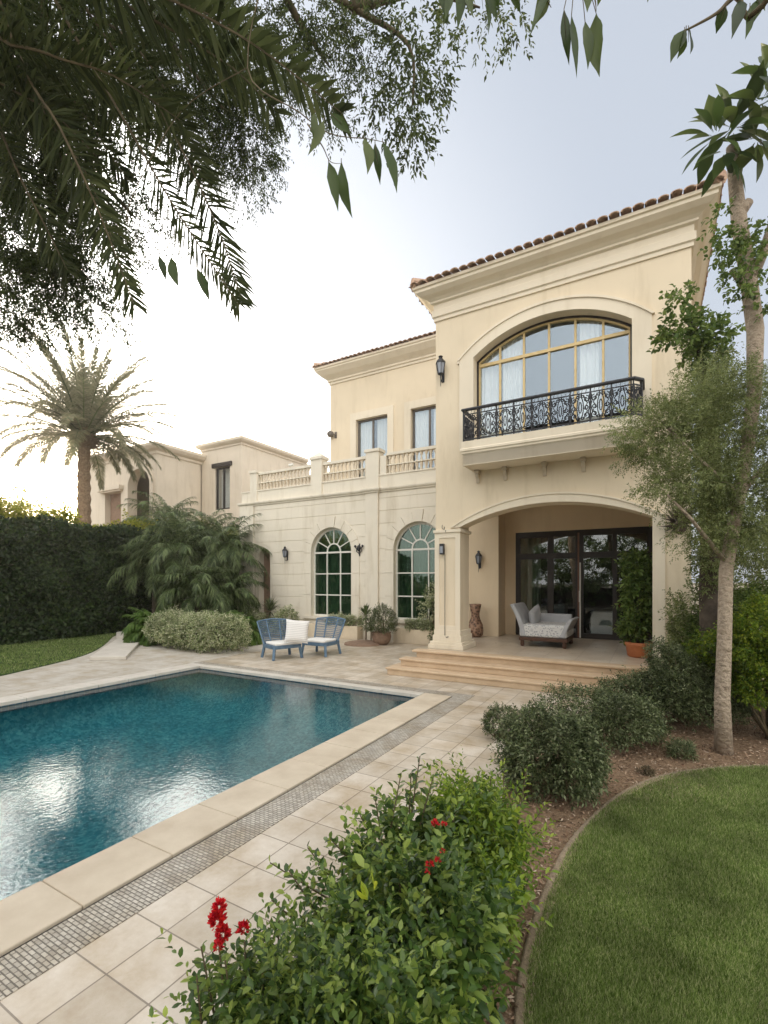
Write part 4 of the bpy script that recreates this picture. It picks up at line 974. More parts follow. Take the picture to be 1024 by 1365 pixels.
c_ = W(-8.0, 12.7, 0); mb = MB(); mb.lathe([(.62, 0), (.60, .05), (.5, .07), (0, .08)], 28); o = mb.build('stone_disc', M['brick'], loc=c_); props(o, 'low round brown plinth on the paving under the potted bush', 'plinth')

# ------------------------------------------------------------------ blue lounge chairs
def blue_chair():
    t = thing('lounge_chair', 'x', 'chair', (0, 0, 0), 0, 'pair of blue slatted lounge chairs'); w, d, sh = .84, .74, .34
    for sx in (-1, 1):
        for sy, top in ((-1, sh), (1, sh)):
            mb = MB(); mb.bar((sx*(w/2-.02), sy*(d/2-.02), 0), (sx*(w/2-.07), sy*(d/2-.07), top), .065); mb.build('leg', M['blue'], t, bevel=.008)
    mb = MB()
    for sy in (-1, 1): mb.bar((-w/2+.04, sy*(d/2-.05), sh-.02), (w/2-.04, sy*(d/2-.05), sh-.02), .05, .09)
    for sx in (-1, 1): mb.bar((sx*(w/2-.05), -d/2+.05, sh-.02), (sx*(w/2-.05), d/2-.05, sh-.02), .05, .09)
    mb.build('seat_frame', M['blue'], t, bevel=.006)
    mb = MB()
    for k in range(9): x = -w/2+.1+k*(w-.2)/8; mb.box(x-.03, x+.03, -d/2+.04, d/2-.04, sh, sh+.018)
    mb.build('seat', M['blue'], t)
    mb = MB(); mb.box(-w/2+.07, w/2-.07, -d/2+.03, d/2-.12, sh+.02, sh+.09); mb.build('cushion', M['white_cloth'], t, bevel=.03, seg=3)
    # curved, flared back
    def bp(u, v):       # u -1..1 across, v 0..1 up
        fl = 1+.22*v; ang = u*.95
        return Vector((math.sin(ang)*w*.58*fl, d/2-.30+math.cos(ang)*.28+v*.24-.0, sh+.02+v*.62-.05*abs(u)*v))
    mb = MB()
    for u in (-1, -.33, .33, 1): mb.tube([bp(u, v/4) for v in range(5)], .022, 6)
    mb.tube([bp(-1+2*i/16, 1) for i in range(17)], .026, 6); mb.tube([bp(-1+2*i/16, .05) for i in range(17)], .022, 6)
    bk = mb.build('backrest', M['blue'], t)
    mb = MB()
    for k in range(1, 12): mb.tube([bp(-1+2*i/14, .05+.95*k/12) for i in range(15)], .010, 4)
    for k in range(1, 26): u = -1+2*k/26; mb.tube([bp(u, .05), bp(u, .5), bp(u, 1)], .005, 4)
    mb.build('slats', M['blue'], bk)
    return t
ch = blue_chair(); ch['label'] = 'left blue slatted lounge chair, with the white pillow leaning in it'
Yc = 12.35; ch.location = ((376-512)/FPX*Yc, Yc, 0); ch.rotation_euler = (0, 0, R(38))
ch2 = copy_tree(ch); ch2['label'] = 'right blue slatted lounge chair, nearer the arched windows'
Yc = 12.9; ch2.location = ((428-512)/FPX*Yc, Yc, 0); ch2.rotation_euler = (0, 0, R(-28))
def cushion(name, lab, w, h, th, m, loc, rot):
    n = 14; vs = []; fs = []
    for s in (-1, 1):
        for i in range(n+1):
            for j in range(n+1):
                u, v = -1+2*i/n, -1+2*j/n; k = ((1-u**4)*(1-v**4))**.45; pin = 1-.07*(1-abs(u)**3)*abs(v)**2 - .0; pin2 = 1-.07*(1-abs(v)**3)*abs(u)**2
                vs.append((u*w/2*pin2, s*th/2*k, v*h/2*pin))
        o = (0 if s < 0 else (n+1)**2)
        for i in range(n):
            for j in range(n):
                q = (o+i*(n+1)+j, o+(i+1)*(n+1)+j, o+(i+1)*(n+1)+j+1, o+i*(n+1)+j+1); fs.append(q if s < 0 else q[::-1])
    me = bpy.data.meshes.new(name); me.from_pydata(vs, [], fs); o = link(name, me, m, None, loc, 0, True); o.rotation_euler = rot
    return props(o, lab, 'pillow')
m, n, l, b = nmat('striped_cloth'); t = n.new('ShaderNodeTexCoord'); wv = n.new('ShaderNodeTexWave'); wv.bands_direction = 'Z'; wv.inputs['Scale'].default_value = 7; wv.inputs['Distortion'].default_value = 1.2
l.new(t.outputs['Object'], wv.inputs['Vector']); l.new(ramp(n, l, wv.outputs[0], [(.3, (.78, .76, .73)), (.8, (.60, .58, .56))]), b.inputs['Base Color']); b.inputs['Roughness'].default_value = .9
addbump(n, l, b, noise(n, l, 150), .3, .003)
Yc = 12.05
cushion('pillow', 'large square white pillow standing in the left blue chair', .60, .60, .20, m, ((396-512)/FPX*Yc, Yc, .72), (R(-14), R(6), R(14)))

# ------------------------------------------------------------------ grey daybed on the terrace
db = thing('daybed', 'grey upholstered daybed with high curved left end on the porch', 'daybed', W(-2.20, 11.75, FLR), TH)
for sx in (-1, 1):
    for sy in (-1, 1): mb = MB(); mb.lathe([(.035, 0), (.05, .04), (.04, .16)], 8, (sx*.47, sy*.48, 0)); mb.build('leg', M['wood'], db)
mb = MB(); mb.box(-.54, .54, -.55, .55, .14, .22); mb.build('base_frame', M['wood'], db, bevel=.01)
m, n, l, b = nmat('patterned_cloth'); t = n.new('ShaderNodeTexCoord'); vo = n.new('ShaderNodeTexVoronoi'); vo.inputs['Scale'].default_value = 28; l.new(t.outputs['Object'], vo.inputs[0])
l.new(ramp(n, l, vo.outputs[0], [(.25, (.28, .28, .30)), (.45, (.60, .59, .57))]), b.inputs['Base Color']); b.inputs['Roughness'].default_value = .9
mb = MB(); mb.box(-.53, .53, -.54, .54, .222, .52); mb.build('mattress', m, db, bevel=.05, seg=4)
def curved_end(s, hgt, out, th):
    mb = MB(); prof = [(s*(.50+out*(v/8)**1.6), .24+hgt*v/8) for v in range(9)]
    pr = prof + [(x-s*th*(1-.2*i/8), z+.0) for i, (x, z) in reversed(list(enumerate(prof)))]
    if s > 0: pr = pr
    ar = sum(pr[i][0]*pr[(i+1) % len(pr)][1]-pr[(i+1) % len(pr)][0]*pr[i][1] for i in range(len(pr)))
    if ar < 0: pr = pr[::-1]
    mb.prism(pr, [], -.55, .55); return mb
curved_end(-1, .74, .26, .13).build('backrest', M['grey_cloth'], db, bevel=.03, seg=3, smooth=False)
curved_end(1, .42, .16, .12).build('armrest', M['grey_cloth'], db, bevel=.03, seg=3)
mb = MB(); mb.box(-.42, .5, .42, .55, .24, .72); mb.build('rear_rest', M['grey_cloth'], db, bevel=.03, seg=3)
c_ = W(-2.47, 11.7, FLR+.68)
cushion('cushion', 'grey square cushion leaning on the high end of the daybed', .55, .45, .16, M['grey_cloth'], c_, (R(0), R(-18), TH+R(80)))

# ------------------------------------------------------------------ urn, terracotta pot
m, n, l, b = nmat('carved_wood'); t = n.new('ShaderNodeTexCoord'); vo = n.new('ShaderNodeTexVoronoi'); vo.inputs['Scale'].default_value = 16; l.new(t.outputs['Object'], vo.inputs[0])
l.new(ramp(n, l, vo.outputs[0], [(.2, (.05, .025, .015)), (.5, (.22, .12, .07)), (.8, (.36, .22, .14))]), b.inputs['Base Color']); b.inputs['Roughness'].default_value = .6; addbump(n, l, b, vo.outputs[0], .8, .02)
o = W(-4.22, 12.45, FLR); mb = MB(); mb.lathe([(.13, 0), (.20, .05), (.22, .18), (.20, .34), (.13, .50), (.11, .62), (.14, .76), (.165, .90), (.13, .90), (.08, .7), (0, .6)], 24)
props(mb.build('tall_vase', m, loc=o, smooth=True), 'tall brown carved vase in the corner behind the porch pier', 'vase')
c_ = W(-.21, 10.8, FLR)
p_ = thing('flower_pot', 'round terracotta pot at the right end of the porch', 'pot', c_)
mb = MB(); mb.lathe([(.21, 0), (.24, .03), (.265, .22), (.285, .24), (.285, .30), (.25, .30), (.25, .24), (0, .24)], 28); mb.build('pot_body', M['pot'], p_, smooth=True)
mb = MB(); mb.lathe([(.24, .235), (.1, .255), (0, .26)], 20); mb.build('soil', soil, p_)
t = thing('potted_plant', 'tall leafy plant growing from the terracotta pot before the glass door', 'plant', c_ + Vector((0, 0, .25))); fb = FB()
tops = []
for k in range(11):
    z = .25+k*.145; r_ = .33*math.sin(min(1, (k+2)/6)*1.57)*(1-.045*k)
    p0, g, _ = blob(fb, (rng.normal(0, .06), rng.normal(0, .06), z), (r_, r_, .18), 80, .14, 6, .105, .045, 'l', -1, .1, 1, .2, inner=.3); tops += [tuple(p0[0]), tuple(p0[1])]
fb.build('foliage', M['ivy'], t); stems((0, 0, 0), tops, .012, .004, 'stems', M['twig'], t, bow=.05)

# ------------------------------------------------------------------ wall lamps
def lantern(lab, a, b, z, s=1.0, style='lantern'):
    t = thing('wall_lantern', lab, 'wall lamp', W(a, b, z), TH, None)
    if style == 'lantern':
        mb = MB(); mb.box(-.03*s, .03*s, -.01, .0, -.18*s, .16*s); mb.tube([(0, 0, -.12*s), (0, -.06*s, -.20*s), (0, -.12*s, -.16*s), (0, -.13*s, -.05*s)], .009*s, 6); mb.tube([(0, -.13*s, -.05*s), (0, -.13*s, -.30*s)], [.012*s, .004*s], 6); mb.build('bracket', M['iron'], t)
        mb = MB(); c = (0, -.13*s, 0)
        mb.lathe([(.03*s, -.08*s), (.06*s, -.06*s), (.062*s, -.05*s)], 6, c); mb.lathe([(.105*s, .15*s), (.09*s, .18*s), (.04*s, .24*s), (.03*s, .25*s), (.05*s, .28*s), (.0, .31*s)], 6, c)
        for k in range(6):
            an = math.pi*k/3; mb.bar((.058*s*math.cos(an), -.13*s+.058*s*math.sin(an), -.05*s), (.095*s*math.cos(an), -.13*s+.095*s*math.sin(an), .155*s), .010*s)
        mb.build('cage', M['iron'], t)
        mb = MB(); mb.lathe([(.05*s, -.05*s), (.085*s, .15*s)], 6, c); mb.build('glass', M['lampglass'], t)
    elif style == 'box':
        mb = MB(); mb.box(-.05, .05, -.09, 0, -.12, .12); mb.build('lamp_body', M['iron'], t, bevel=.008)
        mb = MB(); mb.box(-.035, .035, -.095, -.088, -.09, .06); mb.build('glass', M['lampglass'], t)
    elif style == 'flood':
        mb = MB(); mb.box(-.05, .05, -.03, 0, -.12, .12); mb.tube([(0, -.02, 0), (-.05, -.12, 0)], .025, 8); mb.build('bracket', M['greyframe'], t)
        mb = MB(); mb.lathe([(.04, .0), (.11, .04), (.13, .16), (.06, .25), (0, .27)], 14)
        o = mb.build('lamp_shade', M['greyframe'], t, smooth=True, loc=(-.04, -.14, -.02)); o.rotation_euler = (R(8), R(-70), 0)
    elif style == 'scroll':
        mb = MB(); mb.box(-.02, .02, -.02, 0, -.22, .22)
        for s1 in (-1, 1):
            mb.tube([(s1*(.02+.09*math.sin(i*.5)), -.04, .12-.04*i+.02*math.cos(i)) for i in range(8)], .014, 6)
            mb.tube([(0, -.05, .02), (s1*.1, -.06, .05), (s1*.15, -.06, .10)], .018, 6); mb.lathe([(.03, 0), (.045, .03), (.02, .07)], 8, (s1*.15, -.06, .10))
        mb.lathe([(.02, -.05), (.05, 0), (.055, .10), (.02, .16)], 8, (0, -.08, 0)); mb.build('bracket', M['iron'], t)
    return t
M['lampglass'] = plain('lamp_glass', (.20, .22, .26), (.30, .32, .36), 4, .15, 0, spec=.8)
lantern('black iron lantern high on the tower wall left of the big window', -4.13, TF, 6.72, 1.15)
lantern('small black box lamp on the front of the porch pier', -4.13, TF-.02, 2.73, 1, 'box')
lantern('black lantern on the pale wall left of the left arched window', -12.2, WF-.016, 3.0, 1.1)
lantern('black scrolled wall lamp beside the pilaster between the arched windows', -8.90, WF-.016, 3.1, 1.2, 'scroll')
lantern('grey spotlight on the upper wall left of the upper windows', -11.0, UF, 7.85, 1.15, 'flood')
lantern('small iron lantern on the inner porch wall behind the pier', -4.2, 12.8, 2.55, 1.0)
mb = MB(); mb.tube([(0, 0, 0), (.0, -.012, -1.85)], .008, 5); mb.tube([(0, 0, -1.83), (.05, -.02, -1.86), (.09, -.02, -1.84)], .012, 6)
props(mb.build('cable', M['greyframe'], loc=W(-4.07, TF-.035, 2.60), rz=TH), 'thin grey cable running down the porch pier below the box lamp', 'cable')
mb = MB(); mb.tube([(0, 0, 0), (-.01, -.05, .0), (-.02, -.09, .03), (-.01, -.10, .09)], .008, 5); mb.tube([(0, 0, .06), (0, 0, -.06)], .01, 5); mb.tube([(0, -.01, -.04), (.05, -.05, -.06), (.06, -.06, -.02)], .007, 5)
props(mb.build('wall_hook', M['iron'], loc=W(-4.1, TF, 3.18), rz=TH), 'small black hook above the box lamp on the porch pier', 'hook')
t = thing('spotlight', 'tiny pale spotlight on the left balustrade rail', 'spotlight', W(-12.1, WF+.12, 6.37), TH); mb = MB(); mb.tube([(0, 0, 0), (0, 0, .08)], .015, 6); mb.tube([(-.1, -.05, .10), (.06, .02, .14)], [.06, .05], 10); mb.build('lamp_body', M['whiteframe'], t)

# wall basket
t = thing('hanging_fern', 'dark dried staghorn plant mounted on the right pier of the tower', 'plant', W(.42, TF, 3.05), TH)
mb = MB(); mb.lathe([(.02, -.22), (.10, -.15), (.13, -.02), (.11, .08), (0, .10)], 14, (0, -.10, 0)); mb.build('basket', M['darkbark'], t, smooth=True)
fb = FB(); n_ = 160; d = rdir(n_, -.9); d[:, 1] = -abs(d[:, 1])*.6; d[:, 2] += .3; fb.leaves(np.array([[0, -.12, 0]])+rdir(n_)*.06, d, rdir(n_), rng.uniform(.12, .34, n_), .035, 's', -.1); fb.build('fronds', M['darkbark'], t)

# ------------------------------------------------------------------ right-hand trees
tb = Vector(((965-512)/FPX*5.45, 5.45, 0))
tr1 = thing('slender_tree', 'slender pale-barked tree in the mulch bed at the right', 'tree', tb)
tp = [tuple(P(px, py, Y)-tb) for px, py, Y in ((965, 1006, 5.45), (963, 930, 5.45), (966, 850, 5.45), (968, 760, 5.47), (982, 680, 5.5), (996, 600, 5.55), (1006, 520, 5.6), (1007, 440, 5.6), (998, 370, 5.6), (986, 300, 5.6), (980, 240, 5.6), (976, 195, 5.6))]
tp[0] = (0, 0, -.03)
mb = MB(); mb.tube(tp, [.095, .078, .072, .070, .068, .070, .076, .086, .084, .08, .07, .06], 14)
mb.build('trunk', M['bark'], tr1, smooth=True)
def PL(px, py, Y): return P(px, py, Y)-tb
mb = MB(); mb.tube([PL(1000, 380, 5.6), PL(1020, 330, 5.5), PL(1050, 240, 5.3), PL(1060, 150, 5.1)], [.06, .055, .045, .03], 8); mb.build('limb', M['bark'], tr1, smooth=True)
mb = MB(); mb.tube([PL(985, 660, 5.5), PL(930, 610, 5.4), PL(880, 560, 5.5), PL(850, 560, 5.6)], [.026, .018, .012, .006], 6); mb.build('limb', M['bark'], tr1, smooth=True)
mb = MB(); mb.tube([PL(985, 660, 5.5), PL(1040, 600, 5.6), PL(1070, 560, 5.5)], [.035, .025, .012], 6); mb.build('limb', M['bark'], tr1, smooth=True)
mb = MB(); mb.tube([PL(968, 750, 5.47), PL(920, 690, 5.3), PL(880, 650, 5.3)], [.028, .018, .008], 6); mb.build('limb', M['bark'], tr1, smooth=True)
mb = MB(); mb.tube([PL(1000, 390, 5.6), PL(975, 360, 5.5)], [.05, .03], 6); mb.build('limb', M['bark'], tr1, smooth=True)
mb = MB(); mb.tube([PL(983, 290, 5.6), PL(999, 268, 5.55)], [.07, .05], 8); mb.build('limb', M['bark'], tr1, smooth=True)

fb = FB(tb)
for (px, py, Y, rx, rz, nt) in [(900, 560, 5.6, .50, .42, 1100), (858, 590, 5.6, .26, .30, 420), (955, 520, 5.9, .45, .28, 800), (1000, 555, 5.5, .5, .5, 1300), (940, 640, 5.5, .42, .42, 900), (895, 640, 5.4, .34, .30, 450), (1010, 660, 5.5, .5, .5, 1200), (960, 700, 5.5, .40, .30, 600), (1060, 600, 5.7, .6, .9, 900), (1000, 730, 5.6, .4, .28, 500)]:
    blob(fb, P(px, py, Y), (rx, .45, rz), nt, .16, 12, .030, .015, 'q', -1, .0, .9, .28, 4, inner=.05)
fb.build('crown', M['airy'], tr1)
fb = FB(tb)
for (px, py, Y, r_, nt) in [(972, 328, 5.4, .15, 60), (1000, 340, 5.4, .2, 70), (985, 378, 5.4, .15, 40), (1015, 395, 5.5, .2, 50), (960, 290, 5.5, .10, 16), (1018, 310, 5.4, .16, 30)]:
    blob(fb, P(px, py, Y), (r_, r_, r_*1.1), nt, .1, 6, .055, .035, 'l', -1, 0, .9, .3, 4, inner=.2)
fb.build('climber', M['ivy'], tr1)
def blade(fb, a, b_, ws, nr, cv, prof=(0.02, .35, .72, .95, 1.0, .93, .76, .5, .22, .01), curl=.05):
    a = np.array(a, float); d = np.array(b_, float)-a; L_ = np.linalg.norm(d); dn = d/L_; side = unit(np.cross(dn, nr)); nn = np.cross(side, dn); k = len(prof); V = []
    for i, r_ in enumerate(prof):
        t = i/(k-1); c_ = a+d*t+side*cv*L_*math.sin(math.pi*t)+nn*curl*L_*math.sin(2.2*t)
        wv_ = 1+.05*math.sin(i*2.3+cv*90)
        V += [c_-side*ws*r_*.5*wv_+nn*ws*.16*r_, c_, c_+side*ws*r_*.5/wv_+nn*ws*.16*r_]
    Q = []
    for i in range(k-1): Q += [(3*i, 3*i+1, 3*i+4, 3*i+3), (3*i+1, 3*i+2, 3*i+5, 3*i+4)]
    fb.push(np.array(V), Q=np.array(Q))
# large rosette leaves at the top
fb = FB(tb)
def rosette(px, py, Y, n, ln, w, el0=60, el1=-50, sx=0.0):
    az = np.arange(n)*2.4+rng.uniform(0, 6); el = R(el0)+(R(el1)-R(el0))*np.arange(n)/n
    d = np.stack([np.cos(az)*np.cos(el)+sx, np.sin(az)*np.cos(el)*.6, np.sin(el)], 1)
    c0_ = np.array(P(px, py, Y))
    for i in range(n):
        L2 = ln*rng.uniform(.7, 1.1); dd_ = unit(d[i])
        blade(fb, c0_+dd_*.05, c0_+dd_*(L2+.05)+np.array([0, 0, -.1*L2]), w*rng.uniform(.8, 1.1), np.array([rng.normal(0, .3), -.5, 1.0]), rng.uniform(-.06, .06), (.05, .10, .45, .78, .96, 1.0, .92, .70, .36, .02), .08)
rosette(978, 170, 5.4, 18, .50, .15); rosette(955, 180, 5.3, 10, .42, .14, 70, -60, -.5); rosette(1015, 135, 5.2, 14, .46, .16); rosette(1010, 185, 5.4, 14, .42, .14, 40, -80); rosette(1022, 100, 5.1, 10, .36, .14); rosette(968, 200, 5.4, 8, .40, .12, -20, -80)
fb.build('rosettes', M['big'], tr1, smooth=True)

t2 = Vector(((951-512)/FPX*7.0, 7.0, 0))
tr2 = thing('ivy_clad_tree', 'dark trunk wrapped in climbing leaves at the tower corner', 'tree', t2)
tp = [tuple(P(px, py, 7.0)-t2) for px, py in ((950, 954), (949, 860), (948, 780), (949, 700), (947, 600), (944, 520), (930, 470), (918, 420))]; tp[0] = (0, 0, -.03)
mb = MB(); mb.tube(tp, [.17, .155, .15, .14, .13, .11, .06, .03], 12); mb.build('trunk', M['darkbark'], tr2, smooth=True)
fb = FB(t2)
for k in range(9): blob(fb, P(947+rng.normal(0, 3), 480+k*36, 6.95), (.24, .22, .32), 230, .12, 7, .045, .028, 'q', -1, 0, .9, .3, 4, inner=.2)
fb.build('climber', M['airy'], tr2)
fb = FB(t2)
for (px, py, r_, nt) in [(915, 445, .30, 60), (938, 465, .30, 70), (908, 400, .16, 26), (955, 440, .22, 26), (893, 440, .14, 20), (930, 430, .25, 30)]: blob(fb, P(px, py, 6.8), (r_*.8, r_*.8, r_*.8), nt, .16, 6, .085, .055, 'l', -1, .1, .9, .35, 4, inner=.1)
fb.build('crown', M['ivy'], tr2)

# ------------------------------------------------------------------ shrubs of the right-hand bed
def gx(px, Y): return (px-512)/FPX*Y
GG = 'grey-green clipped bushes along the bed edge'
bush('round_bush', 'small round grey-green bush by the paving, nearest the steps', 'bush', gx(668, 6.0), 6.0, 0, (.19, .19, .19), 520, .032, .014, 'greyshrub', .07, 8, group=GG, lumpy=.06)
bush('round_bush', 'largest grey-green bush, between the paving and the mulch', 'bush', gx(742, 4.45), 4.45, 0, (.40, .38, .33), 2600, .042, .016, 'greyshrub', .13, 9, group=GG, zmin=-.75, zc=.36, lumpy=.20)
bush('round_bush', 'grey-green bush just behind the largest one', 'bush', gx(822, 5.6), 5.7, 0, (.48, .45, .30), 2200, .040, .016, 'greyshrub', .13, 9, group=GG, zc=.30, lumpy=.26)
bush('round_bush', 'grey-green bush before the right end of the steps', 'bush', gx(862, 6.6), 6.6, 0, (.54, .45, .38), 2200, .040, .017, 'greyshrub', .13, 9, group=GG, zc=.34, lumpy=.26)
bush('round_bush', 'dark grey-green bush beside the pale tree trunk', 'bush', gx(915, 6.6), 6.5, 0, (.60, .55, .60), 3400, .038, .016, 'greyshrub', .10, 9, group=GG, zc=.5)
bush('tall_bush', 'taller mid-green bush beside the tower wall and terrace', 'bush', gx(925, 7.6), 7.6, 0, (.45, .45, .85), 1900, .05, .025, 'airy', .14, 8, zc=.8, lumpy=.3, inner=.2)
bush('tall_bush', 'spreading mid-green bush behind the pale tree trunk', 'bush', gx(985, 7.2), 7.2, 0, (.8, .6, 1.0), 3600, .05, .025, 'ivy', .14, 8, zc=.95)
bush('bright_bush', 'bright yellow-green bush at the right edge beside the trunk', 'bush', gx(1030, 5.9), 5.9, 0, (.62, .5, .85), 3600, .045, .028, 'brshrub', .12, 8, zc=.85, lumpy=.25)
bush('tall_bush', 'dark bush behind the bright one at the right edge', 'bush', gx(1060, 7.4), 7.4, 0, (1.1, .7, 1.5), 3600, .06, .03, 'airy', .14, 8, zc=1.4)
bush('grass_tuft', 'small grassy tuft alone on the mulch', 'plant', gx(910, 5.3), 5.3, 0, (.13, .12, .10), 220, .07, .008, 'greyshrub', .05, 6, zc=.06, upb=1.2)
bush('seedling', 'tiny dark sprig on the mulch near the lawn kerb', 'plant', gx(862, 4.85), 4.85, 0, (.05, .05, .04), 60, .035, .012, 'twig', .03, 5, zc=.03)

# foreground flowering shrubs
def flower_shrub(name, lab, X, Y, blobs_, m, LL, LW, sprigs, flowers=(), yellow=()):
    t = thing(name, lab, 'shrub', (X, Y, 0)); fb = FB((X, Y, 0)); tops = []
    for (bx, by, bz, rx, ry, rz_, nt) in blobs_:
        p0, g, tl = blob(fb, (bx, by, bz), (rx, ry, rz_*.94), int(nt*.82), .12, 8, LL, LW, 'l', -.8, .45, .9, .30, 3.5, inner=.35, fold=.14)
        blob(fb, (bx, by, bz), (rx, ry, rz_), nt//5, .27, 15, LL*.72, LW*.72, 'l', -.3, 1.0, .8, .30, 3.5, inner=.7, fold=.14)
        for i in rng.choice(len(p0), 10): tops.append(tuple(p0[i]-np.array([X, Y, 0])))
    mbs = MB((X, Y, 0))
    for (a, b_) in sprigs:     # upright sprigs standing out of the mass
        a, b_ = Vector(a), Vector(b_); n_ = 16; tt = np.linspace(.15, 1, n_)
        pts = np.array([a.lerp(b_, float(k)) for k in tt]); g = np.array((b_-a).normalized()); ph = np.arange(n_)*2.4
        x = unit(np.cross(g, [[1.0, .3, 0]]))[0]; y = np.cross(g, x)
        d = g*.7 + x*np.cos(ph)[:, None] + y*np.sin(ph)[:, None]
        fb.leaves(pts, d, np.array([[0, 0, 1.0]])+rng.normal(size=(n_, 3))*.3, LL*np.linspace(1.1, .6, n_), LW*np.linspace(1.1, .7, n_), 'l', .12, .14)
        mbs.tube([a, a.lerp(b_, .5), b_], [.005, .004, .0028], 5)
    fb.build('foliage', M[m], t)
    if sprigs: mbs.build('sprig', M['twig'], t)
    stems((0, 0, -.01), tops, .012, .004, 'stems', M['twig'], t, off=(0, 0, 0))
    for k_, (c_, r_, cnt, asp) in enumerate(flowers):
        ff = FB((X, Y, 0)); d = rdir(cnt, -.4); p = np.array(c_)[None] + d*np.array([r_*.5, r_*.5, r_*asp])*rng.uniform(.4, 1, (cnt, 1)); ff.leaves(p, d+np.array([0, 0, .3]), rdir(cnt), r_*rng.uniform(.5, .9, cnt), r_*.42, 'l', .0, .2); ff.build('flower', M['red'], t)
    for c_, nn_ in yellow:
        ff = FB((X, Y, 0)); d = rdir(nn_, .0)+np.array([0, 0, .8]); ff.leaves(np.repeat(np.array(c_)[None], nn_, 0), d, rdir(nn_), .075, .03, 'l', .0, .12); ff.build('yellow_leaf', M['yel'], t)
    return t
q = lambda px, py, Y: tuple(P(px, py, Y))
# left low shrub (red spikes), middle leafy shrub, right light shrub
flower_shrub('flowering_shrub', 'low leafy shrub with dark red flower spikes at the bottom edge', -.30, 1.72,
    [(-.50, 1.72, .32, .13, .18, .20, 200), (-.28, 1.70, .34, .17, .20, .22, 300), (-.04, 1.68, .32, .18, .20, .22, 280), (-.30, 1.85, .2, .25, .15, .2, 160)], 'flshrub', .055, .024,
    [(q(300, 1340, 1.75), q(292, 1262, 1.78)), (q(330, 1340, 1.75), q(326, 1255, 1.78)), (q(285, 1350, 1.75), q(268, 1262, 1.75)), (q(370, 1310, 1.8), q(372, 1215, 1.85)), (q(310, 1360, 1.7), q(300, 1280, 1.72)), (q(350, 1340, 1.7), q(350, 1250, 1.75)), (q(270, 1380, 1.68), q(262, 1300, 1.7))],
    [(q(292, 1210, 1.72), .027, 110, .8), (q(289, 1228, 1.72), .032, 130, .9), (q(297, 1246, 1.72), .030, 110, .9), (q(291, 1262, 1.72), .020, 60, 1.0), (q(324, 1238, 1.74), .024, 80, .8)],
    [])
flower_shrub('flowering_shrub', 'large leafy green shrub with bright red blooms beside the paving', .15, 2.35,
    [(.05, 2.35, .30, .28, .34, .28, 420), (.25, 2.2, .30, .22, .28, .28, 330), (-.12, 2.1, .18, .20, .26, .20, 210), (.10, 1.85, .22, .24, .28, .25, 330), (.32, 2.7, .32, .24, .26, .26, 280), (.08, 2.75, .34, .14, .16, .24, 110)], 'flshrub', .072, .033,
    [(q(548, 1090, 2.7), q(560, 1008, 2.7)), (q(545, 1110, 2.7), q(548, 1030, 2.72)), (q(560, 1100, 2.7), q(578, 1035, 2.7)), (q(520, 1110, 2.65), q(535, 1030, 2.65)), (q(500, 1130, 2.6), q(478, 1082, 2.6)), (q(510, 1130, 2.6), q(500, 1062, 2.6)), (q(470, 1150, 2.5), q(440, 1118, 2.5)), (q(440, 1200, 2.4), q(360, 1150, 2.4)), (q(430, 1230, 2.35), q(385, 1160, 2.35)), (q(420, 1250, 2.3), q(362, 1200, 2.3)), (q(450, 1180, 2.4), q(410, 1130, 2.4)), (q(430, 1270, 2.2), q(370, 1230, 2.2)), (q(600, 1110, 2.7), q(615, 1060, 2.7))],
    [(q(580, 1098, 2.12), .020, 40, .5), (q(592, 1099, 2.12), .016, 30, .5), (q(573, 1152, 1.98), .020, 40, .5), (q(584, 1148, 1.98), .016, 30, .5), (q(570, 1163, 1.97), .014, 20, .8), (q(590, 1135, 2.0), .014, 16, .6)],
    [(q(500, 1185, 1.95), 3), (q(490, 1200, 1.93), 3)])
flower_shrub('light_shrub', 'fresh light green shrub behind the red-flowered one', .62, 3.0,
    [(.62, 2.95, .36, .16, .26, .28, 480), (.48, 2.95, .40, .16, .24, .26, 330), (.52, 2.6, .26, .12, .22, .24, 260)], 'ltshrub', .060, .021,
    [(q(690, 1100, 2.9), q(703, 1022, 2.9)), (q(670, 1090, 2.95), q(672, 1030, 2.95)), (q(620, 1080, 3.0), q(640, 1028, 3.0)), (q(650, 1080, 3.0), q(655, 1035, 3.0)), (q(700, 1110, 2.85), q(730, 1070, 2.85))])

